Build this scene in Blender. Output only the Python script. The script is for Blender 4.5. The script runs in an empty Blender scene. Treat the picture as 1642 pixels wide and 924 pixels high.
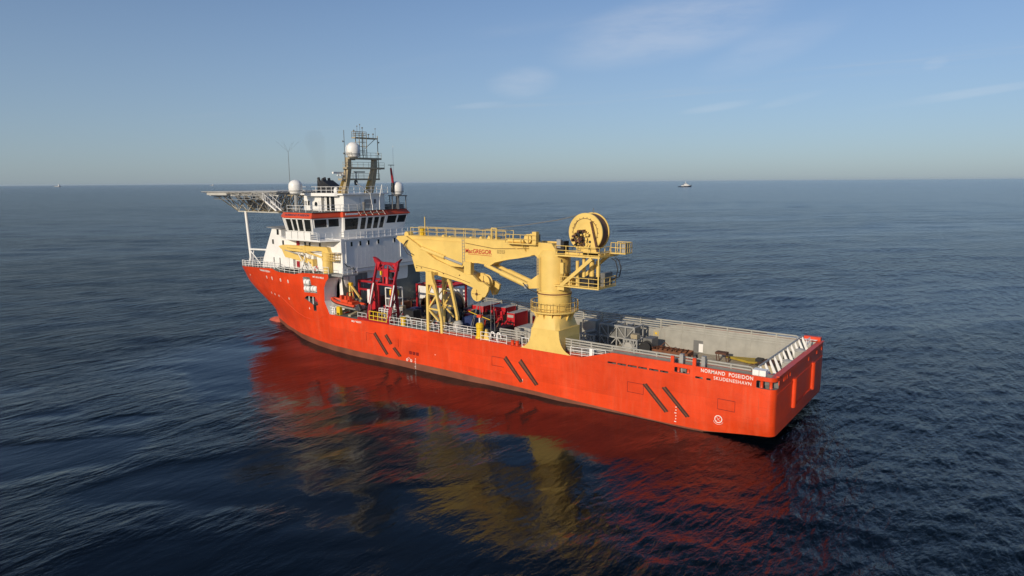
import bpy, bmesh, math, random
import numpy as np
from mathutils import Vector, Matrix

random.seed(7)
rng = np.random.default_rng(11)
S = bpy.context.scene
COL = S.collection
R = math.radians

# ------------------------------------------------------------------ camera, sky, sun, exposure
CAM = Vector((-17.892, 76.706, 26.08))
AZ, PITCH, ROLL = R(-53.23), R(8.87), R(-0.41)
fw = Vector((math.cos(AZ)*math.cos(PITCH), math.sin(AZ)*math.cos(PITCH), -math.sin(PITCH)))
rt = fw.cross(Vector((0, 0, 1))).normalized()
up = rt.cross(fw)
c_, s_ = math.cos(ROLL), math.sin(ROLL)
rt, up = rt*c_ + up*s_, up*c_ - rt*s_
cam = bpy.data.cameras.new('camera')
cam.sensor_width = 36.0
cam.lens = 1095.0/1642.0*36.0
cam.clip_start = 0.5
cam.clip_end = 200000
co = bpy.data.objects.new('camera', cam)
COL.objects.link(co)
M = Matrix((rt, up, -fw)).transposed().to_4x4()
M.translation = CAM
co.matrix_world = M
S.camera = co

SUN_EL = R(20.0)
SUN_AZ = R(-3.5)                                   # from +Y towards +X
sun_dir = Vector((math.sin(SUN_AZ)*math.cos(SUN_EL), math.cos(SUN_AZ)*math.cos(SUN_EL), math.sin(SUN_EL)))
sl = bpy.data.lights.new('sun', 'SUN')
sl.energy = 3.35
sl.angle = R(0.5)
sl.color = (1.0, 0.86, 0.66)
so = bpy.data.objects.new('sun', sl)
COL.objects.link(so)
so.rotation_euler = sun_dir.to_track_quat('Z', 'Y').to_euler()

W = bpy.data.worlds.new('World')
S.world = W
W.use_nodes = True
wn = W.node_tree
for n in list(wn.nodes): wn.nodes.remove(n)
def N(nt, typ, **kw):
    n = nt.nodes.new(typ)
    for k, v in kw.items():
        if k.startswith('i_'):
            key = k[2:]
            n.inputs[int(key) if key.isdigit() else key.replace('_', ' ')].default_value = v
        else: setattr(n, k, v)
    return n
wo = N(wn, 'ShaderNodeOutputWorld')
bg = N(wn, 'ShaderNodeBackground')
bg.inputs['Strength'].default_value = 0.119
sky = N(wn, 'ShaderNodeTexSky', sky_type='NISHITA', sun_disc=False)
sky.sun_elevation = SUN_EL
sky.sun_rotation = SUN_AZ
sky.altitude = 0
sky.air_density = 0.7
sky.dust_density = 0.6
sky.ozone_density = 3.0
tc = N(wn, 'ShaderNodeTexCoord')
# thin cirrus: noise stretched along the wind, on a flat layer above the sea
sep = N(wn, 'ShaderNodeSeparateXYZ')
wn.links.new(tc.outputs['Generated'], sep.inputs[0])
zmax = N(wn, 'ShaderNodeMath', operation='MAXIMUM', i_1=0.02)
wn.links.new(sep.outputs['Z'], zmax.inputs[0])
dx = N(wn, 'ShaderNodeMath', operation='DIVIDE'); dy = N(wn, 'ShaderNodeMath', operation='DIVIDE')
for d, o in ((dx, 'X'), (dy, 'Y')):
    wn.links.new(sep.outputs[o], d.inputs[0]); wn.links.new(zmax.outputs[0], d.inputs[1])
cmb = N(wn, 'ShaderNodeCombineXYZ')
wn.links.new(dx.outputs[0], cmb.inputs[0]); wn.links.new(dy.outputs[0], cmb.inputs[1])
mp = N(wn, 'ShaderNodeMapping')
mp.inputs['Location'].default_value = (0.0, 0.0, 0.0)
mp.inputs['Rotation'].default_value = (0, 0, R(-48))
mp.inputs['Scale'].default_value = (0.30, 0.95, 1.0)
wn.links.new(cmb.outputs[0], mp.inputs[0])
big = N(wn, 'ShaderNodeTexNoise', i_Scale=0.55, i_Detail=3.0, i_Roughness=0.5)
fine = N(wn, 'ShaderNodeTexNoise', i_Scale=2.2, i_Detail=8.0, i_Roughness=0.62)
fine.inputs['Distortion'].default_value = 0.6
wn.links.new(mp.outputs[0], big.inputs['Vector']); wn.links.new(mp.outputs[0], fine.inputs['Vector'])
r1 = N(wn, 'ShaderNodeMapRange', i_1=0.52, i_2=0.72); r1.interpolation_type = 'SMOOTHSTEP'
r2 = N(wn, 'ShaderNodeMapRange', i_1=0.40, i_2=0.78); r2.interpolation_type = 'SMOOTHSTEP'
wn.links.new(big.outputs['Fac'], r1.inputs[0]); wn.links.new(fine.outputs['Fac'], r2.inputs[0])
cm = N(wn, 'ShaderNodeMath', operation='MULTIPLY')
wn.links.new(r1.outputs[0], cm.inputs[0]); wn.links.new(r2.outputs[0], cm.inputs[1])
fade = N(wn, 'ShaderNodeMapRange', i_1=0.01, i_2=0.10); fade.interpolation_type = 'SMOOTHSTEP'
wn.links.new(sep.outputs['Z'], fade.inputs[0])
cm2 = N(wn, 'ShaderNodeMath', operation='MULTIPLY'); cm3 = N(wn, 'ShaderNodeMath', operation='MULTIPLY', i_1=0.2)
wn.links.new(cm.outputs[0], cm2.inputs[0]); wn.links.new(fade.outputs[0], cm2.inputs[1])
wn.links.new(cm2.outputs[0], cm3.inputs[0])
mixs = N(wn, 'ShaderNodeMix', data_type='RGBA')
mixs.inputs[7].default_value = (6.2, 6.3, 6.6, 1)
wn.links.new(cm3.outputs[0], mixs.inputs[0]); wn.links.new(sky.outputs[0], mixs.inputs[6])
# a very thin even veil of high haze whitens the whole sky a little
veil = N(wn, 'ShaderNodeMix', data_type='RGBA'); veil.inputs[7].default_value = (2.25, 2.80, 3.25, 1)
vf = N(wn, 'ShaderNodeMapRange', i_1=0.0, i_2=0.34, i_3=0.70, i_4=0.0)
wn.links.new(sep.outputs['Z'], vf.inputs[0]); wn.links.new(vf.outputs[0], veil.inputs[0])
wn.links.new(mixs.outputs[2], veil.inputs[6])
last = veil.outputs[2]
# a few named wisps of cirrus, each a soft ellipse on the sky broken up by the fine noise
fv = N(wn, 'ShaderNodeMapRange', i_1=0.22, i_2=0.78); fv.interpolation_type = 'SMOOTHSTEP'
wis = N(wn, 'ShaderNodeTexNoise', i_Scale=7.0, i_Detail=8.0, i_Roughness=0.62)
wmp = N(wn, 'ShaderNodeMapping'); wmp.inputs['Rotation'].default_value = (0, R(12), R(-36)); wmp.inputs['Scale'].default_value = (0.7, 1.0, 3.4)
wn.links.new(tc.outputs['Generated'], wmp.inputs[0]); wn.links.new(wmp.outputs[0], wis.inputs['Vector']); wn.links.new(wis.outputs['Fac'], fv.inputs[0])
def wisp(az, el, w, h, tilt, k):
    global last
    d = Vector((math.cos(az)*math.cos(el), math.sin(az)*math.cos(el), math.sin(el)))
    a = d.cross(Vector((0, 0, 1))).normalized(); b = a.cross(d)
    a, b = a*math.cos(tilt)+b*math.sin(tilt), b*math.cos(tilt)-a*math.sin(tilt)
    sq = []
    for v, s in ((a, w), (b, h)):
        dt = N(wn, 'ShaderNodeVectorMath', operation='DOT_PRODUCT'); dt.inputs[1].default_value = v/s
        wn.links.new(tc.outputs['Generated'], dt.inputs[0])
        m2 = N(wn, 'ShaderNodeMath', operation='MULTIPLY')
        wn.links.new(dt.outputs['Value'], m2.inputs[0]); wn.links.new(dt.outputs['Value'], m2.inputs[1]); sq.append(m2)
    sm = N(wn, 'ShaderNodeMath', operation='ADD'); wn.links.new(sq[0].outputs[0], sm.inputs[0]); wn.links.new(sq[1].outputs[0], sm.inputs[1])
    rg = N(wn, 'ShaderNodeMapRange', i_1=1.0, i_2=0.0, i_3=0.0, i_4=k); rg.interpolation_type = 'SMOOTHSTEP'
    wn.links.new(sm.outputs[0], rg.inputs[0])
    fr_ = N(wn, 'ShaderNodeVectorMath', operation='DOT_PRODUCT'); fr_.inputs[1].default_value = d
    wn.links.new(tc.outputs['Generated'], fr_.inputs[0])
    st_ = N(wn, 'ShaderNodeMath', operation='GREATER_THAN', i_1=0.0); wn.links.new(fr_.outputs['Value'], st_.inputs[0])
    k1 = N(wn, 'ShaderNodeMath', operation='MULTIPLY'); wn.links.new(rg.outputs[0], k1.inputs[0]); wn.links.new(fv.outputs[0], k1.inputs[1])
    k2 = N(wn, 'ShaderNodeMath', operation='MULTIPLY'); wn.links.new(k1.outputs[0], k2.inputs[0]); wn.links.new(st_.outputs[0], k2.inputs[1])
    mx_ = N(wn, 'ShaderNodeMix', data_type='RGBA'); mx_.inputs[7].default_value = (7.0, 6.9, 6.9, 1)
    wn.links.new(k2.outputs[0], mx_.inputs[0]); wn.links.new(last, mx_.inputs[6]); last = mx_.outputs[2]
wisp(-1.1538, 0.2049, 0.1917, 0.0500, 0.175, 0.27)
wisp(-1.2831, 0.1714, 0.1167, 0.0283, 0.349, 0.12)
wisp(-0.9462, 0.1378, 0.0583, 0.0250, 0.070, 0.20)
wisp(-1.4976, 0.0985, 0.1250, 0.0067, 0.105, 0.18)
wisp(-1.2150, 0.0980, 0.0583, 0.0067, 0.122, 0.12)
wisp(-1.3095, 0.1037, 0.0500, 0.0067, 0.209, 0.11)
wisp(-1.4692, 0.1365, 0.0167, 0.0083, 0.262, 0.20)
wisp(-0.8857, 0.1069, 0.0500, 0.0050, 0.070, 0.11)
wn.links.new(last, bg.inputs['Color'])
wn.links.new(bg.outputs[0], wo.inputs['Surface'])

S.view_settings.view_transform = 'Standard'
S.view_settings.look = 'None'
S.view_settings.exposure = 0.0
S.view_settings.gamma = 1.0
S.cycles.use_denoising = True
S.cycles.max_bounces = 8
S.cycles.volume_bounces = 0

# ------------------------------------------------------------------ helpers
LOC = {}
class MB:
    def __init__(s): s.v = []; s.f = []; s.mi = []
    def _add(s, vs, fs, mi=0):
        b = len(s.v); s.v += [tuple(x) for x in vs]
        for f in fs: s.f.append(tuple(i+b for i in f)); s.mi.append(mi)
        return s
    def box(s, x0, x1, y0, y1, z0, z1, mi=0):
        v = [(x, y, z) for z in (z0, z1) for y in (y0, y1) for x in (x0, x1)]
        return s._add(v, [(0,2,3,1),(4,5,7,6),(0,1,5,4),(2,6,7,3),(0,4,6,2),(1,3,7,5)], mi)
    def bar(s, p, q, w, h=None, mi=0):
        h = h or w; p = Vector(p); q = Vector(q); d = (q-p)
        if d.length < 1e-6: return s
        d.normalize()
        a = d.cross(Vector((0,0,1)))
        if a.length < 1e-3: a = Vector((1,0,0))
        a.normalize(); b = a.cross(d).normalized()
        v = [o + a*(sx*w/2) + b*(sy*h/2) for o in (p, q) for sx, sy in ((-1,-1),(1,-1),(1,1),(-1,1))]
        return s._add(v, [(3,2,1,0),(4,5,6,7),(0,1,5,4),(1,2,6,5),(2,3,7,6),(3,0,4,7)], mi)
    def tube(s, p, q, r, n=8, r2=None, mi=0, cap=True):
        r2 = r if r2 is None else r2; p = Vector(p); q = Vector(q); d = q-p
        if d.length < 1e-6: return s
        d.normalize()
        a = d.cross(Vector((0,0,1)))
        if a.length < 1e-3: a = Vector((1,0,0))
        a.normalize(); b = d.cross(a)
        v = []
        for o, rr in ((p, r), (q, r2)):
            for k in range(n):
                t = 2*math.pi*k/n
                v.append(o + a*(rr*math.cos(t)) + b*(rr*math.sin(t)))
        f = [(k, (k+1)%n, n+(k+1)%n, n+k) for k in range(n)]
        if cap: f += [tuple(range(n-1,-1,-1)), tuple(range(n, 2*n))]
        return s._add(v, f, mi)
    def path(s, pts, r, n=6, mi=0):
        for a, b in zip(pts[:-1], pts[1:]): s.tube(a, b, r, n, mi=mi)
        return s
    def prism(s, poly, a0, a1, axis='y', mi=0):
        def P(u, w, a): return (u, a, w) if axis == 'y' else ((a, u, w) if axis == 'x' else (u, w, a))
        n = len(poly)
        v = [P(u, w, a0) for u, w in poly] + [P(u, w, a1) for u, w in poly]
        f = [(k, (k+1)%n, n+(k+1)%n, n+k) for k in range(n)] + [tuple(range(n-1,-1,-1)), tuple(range(n, 2*n))]
        return s._add(v, f, mi)
    def lathe(s, c, prof, n=24, axis='z', a0=0.0, a1=2*math.pi, mi=0):
        full = abs(a1-a0-2*math.pi) < 1e-4; m = n if full else n+1
        v = []
        for r, h in prof:
            for k in range(m):
                t = a0+(a1-a0)*k/n; u, w = r*math.cos(t), r*math.sin(t)
                p = (u, w, h) if axis == 'z' else ((u, h, w) if axis == 'y' else (h, u, w))
                v.append((c[0]+p[0], c[1]+p[1], c[2]+p[2]))
        f = []
        for i in range(len(prof)-1):
            for k in range(n):
                k2 = (k+1) % m
                f.append((i*m+k, i*m+k2, (i+1)*m+k2, (i+1)*m+k))
        return s._add(v, f, mi)
    def rail(s, pts, h, levels=(0.5, 1.0), sp=1.5, r=0.03, post=True, closed=False):
        pts = [Vector(p) for p in pts]
        if closed: pts = pts+[pts[0]]
        for a, b in zip(pts[:-1], pts[1:]):
            for l in levels: s.tube(a+Vector((0,0,h*l)), b+Vector((0,0,h*l)), r, 5, cap=False)
            n = max(1, round((b-a).length/sp))
            for k in range(n+1):
                q = a.lerp(b, k/n); s.tube(q, q+Vector((0,0,h)), r*1.15, 5)
        return s
    def build(s, name, mat, parent=None, smooth=False, label=None, fix=True):
        off = LOC.get(parent.name, Vector()) if parent else Vector()
        me = bpy.data.meshes.new(name)
        me.from_pydata([Vector(x)-off for x in s.v], [], s.f)
        mats = mat if isinstance(mat, (list, tuple)) else [mat]
        for m in mats: me.materials.append(m)
        if len(mats) > 1: me.polygons.foreach_set('material_index', s.mi)
        if fix:
            bm = bmesh.new(); bm.from_mesh(me)
            bmesh.ops.recalc_face_normals(bm, faces=bm.faces); bm.to_mesh(me); bm.free()
        if smooth:
            me.polygons.foreach_set('use_smooth', [True]*len(me.polygons))
            me.set_sharp_from_angle(angle=R(smooth if smooth is not True else 35))
        o = bpy.data.objects.new(name, me); COL.objects.link(o)
        if parent: o.parent = parent
        LOC[o.name] = off.copy()
        if label: o['label'] = label
        return o
def tag(o, label=None, cat=None, group=None, kind=None):
    if label: o['label'] = label
    if cat: o['category'] = cat
    if group: o['group'] = group
    if kind: o['kind'] = kind
    return o
def thing(name, label, cat, loc=(0,0,0), group=None):
    o = bpy.data.objects.new(name, None); COL.objects.link(o)
    o.location = loc; o.empty_display_size = 0.5
    LOC[o.name] = Vector(loc)
    return tag(o, label, cat, group)
def copy_tree(o, parent=None):
    c = o.copy(); COL.objects.link(c)
    if parent: c.parent = parent
    for ch in [k for k in ALLOBJ() if k.parent == o]: copy_tree(ch, c)
    return c
def ALLOBJ(): return list(COL.objects)
def dup(o, loc, rotz=0.0, label=None):
    c = copy_tree(o); c.location = loc; c.rotation_euler = (0, 0, rotz)
    LOC[c.name] = Vector(loc)
    if label: c['label'] = label
    return c

# ------------------------------------------------------------------ materials
def mat_paint(name, col, rough=0.42, var=0.10, scale=0.6, streak=0.0, rust=0.0, metal=0.0, bump=0.05, spec=0.5):
    m = bpy.data.materials.new(name); m.use_nodes = True
    nt = m.node_tree; b = nt.nodes['Principled BSDF']
    b.inputs['Roughness'].default_value = rough; b.inputs['Metallic'].default_value = metal
    b.inputs['Specular IOR Level'].default_value = spec
    tcn = N(nt, 'ShaderNodeTexCoord')
    n1 = N(nt, 'ShaderNodeTexNoise', i_Scale=scale, i_Detail=6.0, i_Roughness=0.6)
    nt.links.new(tcn.outputs['Object'], n1.inputs['Vector'])
    ra = N(nt, 'ShaderNodeMapRange', i_1=0.3, i_2=0.7, i_3=1-var, i_4=1+var*0.6)
    nt.links.new(n1.outputs['Fac'], ra.inputs[0])
    mul = N(nt, 'ShaderNodeMix', data_type='RGBA', blend_type='MULTIPLY'); mul.inputs[0].default_value = 1.0
    mul.inputs[6].default_value = (*col, 1)
    nt.links.new(ra.outputs[0], mul.inputs[7])
    out = mul.outputs[2]
    if streak > 0:
        mpn = N(nt, 'ShaderNodeMapping'); mpn.inputs['Scale'].default_value = (1.6, 1.6, 0.10)
        nt.links.new(tcn.outputs['Object'], mpn.inputs[0])
        n2 = N(nt, 'ShaderNodeTexNoise', i_Scale=1.0, i_Detail=7.0, i_Roughness=0.7)
        nt.links.new(mpn.outputs[0], n2.inputs['Vector'])
        rr = N(nt, 'ShaderNodeMapRange', i_1=0.52, i_2=0.78, i_3=0.0, i_4=streak)
        nt.links.new(n2.outputs['Fac'], rr.inputs[0])
        mx = N(nt, 'ShaderNodeMix', data_type='RGBA'); 
        nt.links.new(rr.outputs[0], mx.inputs[0]); nt.links.new(out, mx.inputs[6])
        mx.inputs[7].default_value = (col[0]*0.55+0.06, col[1]*0.6+0.05, col[2]*0.6+0.045, 1)
        out = mx.outputs[2]
    if rust > 0:
        mpr = N(nt, 'ShaderNodeMapping'); mpr.inputs['Scale'].default_value = (2.2, 2.2, 0.5)
        nt.links.new(tcn.outputs['Object'], mpr.inputs[0])
        n3 = N(nt, 'ShaderNodeTexNoise', i_Scale=1.3, i_Detail=9.0, i_Roughness=0.72)
        nt.links.new(mpr.outputs[0], n3.inputs['Vector'])
        rr = N(nt, 'ShaderNodeMapRange', i_1=0.60, i_2=0.74, i_3=0.0, i_4=rust)
        nt.links.new(n3.outputs['Fac'], rr.inputs[0])
        mx = N(nt, 'ShaderNodeMix', data_type='RGBA')
        nt.links.new(rr.outputs[0], mx.inputs[0]); nt.links.new(out, mx.inputs[6])
        mx.inputs[7].default_value = (0.16, 0.055, 0.022, 1)
        out = mx.outputs[2]
    nt.links.new(out, b.inputs['Base Color'])
    rra = N(nt, 'ShaderNodeMapRange', i_1=0.3, i_2=0.7, i_3=rough*0.85, i_4=min(1, rough*1.2))
    nt.links.new(n1.outputs['Fac'], rra.inputs[0]); nt.links.new(rra.outputs[0], b.inputs['Roughness'])
    if bump > 0:
        n4 = N(nt, 'ShaderNodeTexNoise', i_Scale=1.1, i_Detail=3.0)
        nt.links.new(tcn.outputs['Object'], n4.inputs['Vector'])
        bp = N(nt, 'ShaderNodeBump', i_Strength=bump, i_Distance=0.25)
        nt.links.new(n4.outputs['Fac'], bp.inputs['Height']); nt.links.new(bp.outputs[0], b.inputs['Normal'])
    return m

ORANGE = mat_paint('hull_orange', (0.78, 0.060, 0.0085), 0.40, 0.15, 0.30, streak=0.26, rust=0.22, bump=0.08)
def plate_relief(m, col):
    nt = m.node_tree; b = nt.nodes['Principled BSDF']
    t = N(nt, 'ShaderNodeTexCoord'); sp = N(nt, 'ShaderNodeSeparateXYZ'); nt.links.new(t.outputs['Object'], sp.inputs[0])
    cb = N(nt, 'ShaderNodeCombineXYZ'); nt.links.new(sp.outputs['X'], cb.inputs[0]); nt.links.new(sp.outputs['Z'], cb.inputs[1])
    br = N(nt, 'ShaderNodeTexBrick', i_Scale=1.0); br.offset = 0.5
    br.inputs['Brick Width'].default_value = 7.2; br.inputs['Row Height'].default_value = 1.9; br.inputs['Mortar Size'].default_value = 0.012
    br.inputs['Color1'].default_value = (0.89, 0.89, 0.89, 1); br.inputs['Color2'].default_value = (1.05, 1.05, 1.05, 1); br.inputs['Mortar'].default_value = (0.8, 0.78, 0.78, 1)
    nt.links.new(cb.outputs[0], br.inputs['Vector'])
    old = b.inputs['Base Color'].links[0].from_socket
    mu = N(nt, 'ShaderNodeMix', data_type='RGBA', blend_type='MULTIPLY'); mu.inputs[0].default_value = 1.0
    nt.links.new(old, mu.inputs[6]); nt.links.new(br.outputs['Color'], mu.inputs[7]); nt.links.new(mu.outputs[2], b.inputs['Base Color'])
    # frames showing faintly through the plating
    wv = N(nt, 'ShaderNodeTexWave', i_Scale=0.46); wv.bands_direction = 'X'; wv.inputs['Distortion'].default_value = 0.6; wv.inputs['Detail Scale'].default_value = 0.3
    nt.links.new(t.outputs['Object'], wv.inputs['Vector'])
    ob = b.inputs['Normal'].links[0].from_node
    b2 = N(nt, 'ShaderNodeBump', i_Strength=0.05, i_Distance=0.10)
    nt.links.new(wv.outputs['Fac'], b2.inputs['Height']); nt.links.new(ob.outputs[0], b2.inputs['Normal']); nt.links.new(b2.outputs[0], b.inputs['Normal'])
plate_relief(ORANGE, None)
def faded(m, col, k, sc):
    # chalky sun-faded runs down the plating
    nt = m.node_tree; b = nt.nodes['Principled BSDF']
    t = N(nt, 'ShaderNodeTexCoord'); mp_ = N(nt, 'ShaderNodeMapping'); mp_.inputs['Scale'].default_value = sc
    nt.links.new(t.outputs['Object'], mp_.inputs[0])
    n = N(nt, 'ShaderNodeTexNoise', i_Scale=1.0, i_Detail=8.0, i_Roughness=0.68); nt.links.new(mp_.outputs[0], n.inputs['Vector'])
    r = N(nt, 'ShaderNodeMapRange', i_1=0.50, i_2=0.74, i_3=0.0, i_4=k); nt.links.new(n.outputs['Fac'], r.inputs[0])
    mx = N(nt, 'ShaderNodeMix', data_type='RGBA'); mx.inputs[7].default_value = (*col, 1)
    old = b.inputs['Base Color'].links[0].from_socket
    nt.links.new(r.outputs[0], mx.inputs[0]); nt.links.new(old, mx.inputs[6]); nt.links.new(mx.outputs[2], b.inputs['Base Color'])
faded(ORANGE, (0.74, 0.135, 0.055), 0.42, (1.1, 1.1, 0.13))
faded(ORANGE, (0.30, 0.030, 0.012), 0.28, (0.45, 0.45, 0.9))
FASCIA = mat_paint('fascia_orange', (0.66, 0.075, 0.022), 0.45, 0.1, 0.5)
BOOT = mat_paint('boot_brown', (0.21, 0.064, 0.033), 0.6, 0.30, 0.35, streak=0.35, rust=0.2)
WHITE = mat_paint('white_paint', (0.85, 0.84, 0.81), 0.42, 0.07, 0.4, streak=0.18, rust=0.08)
CLEAN = mat_paint('clean_white', (0.87, 0.86, 0.83), 0.38, 0.03, 0.6)
GREYP = mat_paint('deck_grey_paint', (0.37, 0.36, 0.32), 0.5, 0.16, 0.7, streak=0.25, rust=0.30)
GREYD = mat_paint('dark_grey_steel', (0.17, 0.17, 0.165), 0.5, 0.2, 1.0, rust=0.2)
GREYM = mat_paint('galvanised_grey', (0.33, 0.33, 0.32), 0.5, 0.15, 1.0, rust=0.08)
DECK = mat_paint('deck_timber_tan', (0.40, 0.345, 0.255), 0.8, 0.3, 0.8, rust=0.35)
DECKG = mat_paint('deck_green_grey', (0.155, 0.165, 0.15), 0.7, 0.25, 0.5, rust=0.3)
YELLOW = mat_paint('crane_cream_yellow', (0.80, 0.56, 0.16), 0.42, 0.10, 0.5, streak=0.20, rust=0.14)
SAFETY = mat_paint('safety_yellow', (0.80, 0.52, 0.02), 0.45, 0.12, 1.0)
RED = mat_paint('dark_red_paint', (0.36, 0.012, 0.022), 0.42, 0.2, 0.9, rust=0.15)
CRED = mat_paint('container_red', (0.56, 0.018, 0.028), 0.45, 0.15, 0.8, streak=0.2, rust=0.1)
BLACK = mat_paint('black_rubber', (0.018, 0.018, 0.02), 0.55, 0.3, 1.5)
BROWN = mat_paint('fender_brown', (0.105, 0.042, 0.024), 0.7, 0.35, 2.0, rust=0.3)
RUST = mat_paint('rusty_steel', (0.20, 0.075, 0.035), 0.8, 0.4, 2.0)
BLUE = mat_paint('blue_hose', (0.022, 0.04, 0.14), 0.5, 0.3, 2.0)
TAN = mat_paint('mast_tan', (0.40, 0.335, 0.22), 0.5, 0.15, 1.2, rust=0.15)
BOATOR = mat_paint('rescue_orange', (0.72, 0.075, 0.02), 0.5, 0.12, 1.5)
DKRED = mat_paint('mark_dark_red', (0.16, 0.004, 0.006), 0.5, 0.1, 1.5)
NAVY = mat_paint('tug_navy', (0.02, 0.04, 0.08), 0.5, 0.2, 0.5)
TARP = mat_paint('grey_tarpaulin', (0.42, 0.41, 0.38), 0.75, 0.15, 1.5)
OLIVE = mat_paint('faded_yellow', (0.40, 0.285, 0.03), 0.6, 0.3, 1.5, rust=0.3)
ROPE = mat_paint('rope_brown', (0.19, 0.10, 0.065), 0.75, 0.35, 3.0)
def mat_glass(name, col, rough=0.06):
    m = bpy.data.materials.new(name); m.use_nodes = True
    b = m.node_tree.nodes['Principled BSDF']
    b.inputs['Base Color'].default_value = (*col, 1); b.inputs['Roughness'].default_value = rough
    b.inputs['IOR'].default_value = 1.5
    n = N(m.node_tree, 'ShaderNodeTexNoise', i_Scale=0.8, i_Detail=2.0)
    t = N(m.node_tree, 'ShaderNodeTexCoord'); m.node_tree.links.new(t.outputs['Object'], n.inputs['Vector'])
    bp = N(m.node_tree, 'ShaderNodeBump', i_Strength=0.06, i_Distance=0.2)
    m.node_tree.links.new(n.outputs['Fac'], bp.inputs['Height']); m.node_tree.links.new(bp.outputs[0], b.inputs['Normal'])
    return m
GLASS = mat_glass('window_glass', (0.016, 0.018, 0.017))
GLASSP = mat_glass('porthole_glass', (0.66, 0.58, 0.46), 0.25)
LIGHTG = mat_paint('light_grey_aluminium', (0.52, 0.51, 0.47), 0.5, 0.15, 0.8, rust=0.06)
BULBM = mat_paint('bulb_faded_red', (0.50, 0.105, 0.055), 0.55, 0.25, 0.8, rust=0.15)
FBAR = mat_paint('fender_rust', (0.19, 0.066, 0.034), 0.75, 0.35, 2.0, rust=0.3)
LIP = mat_paint('fender_lip_dark', (0.045, 0.017, 0.011), 0.6, 0.3, 2.0)
CLUT = mat_paint('dirty_dark_gear', (0.055, 0.042, 0.034), 0.65, 0.5, 2.5, rust=0.3)
# ------------------------------------------------------------------ the sea: one polar sheet of real waves
def wave_field():
    comps = []
    base = AZ + math.pi                              # crests roughly across the line of sight
    for i in range(46):                              # low swell
        lam = 6.0*(36/6.0)**(rng.random()**1.1)
        th = base + rng.normal(0.10, 0.34)
        comps.append((lam, th, 0.0075*(0.6+0.8*rng.random())*lam/(2*math.pi), rng.random()*2*math.pi))
    for i in range(150):                             # wavelets
        lam = 0.95*(6.0/0.95)**rng.random()
        th = base + rng.normal(-0.05, 0.50)
        comps.append((lam, th, 0.0056*(0.6+0.8*rng.random())*lam/(2*math.pi), rng.random()*2*math.pi))
    return comps
WAVES = wave_field()
def smooth_noise(X, Y, cell, seed):
    # value noise on a rotated lattice
    g = np.random.default_rng(seed).random((256, 256))
    u = X/cell+1000.0; v = Y/cell+1000.0
    iu = np.floor(u).astype(int); iv = np.floor(v).astype(int); fu = u-iu; fv = v-iv
    fu = fu*fu*(3-2*fu); fv = fv*fv*(3-2*fv)
    a = g[iu % 256, iv % 256]; b = g[(iu+1) % 256, iv % 256]; c = g[iu % 256, (iv+1) % 256]; d = g[(iu+1) % 256, (iv+1) % 256]
    return (a*(1-fu)+b*fu)*(1-fv)+(c*(1-fu)+d*fu)*fv
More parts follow.
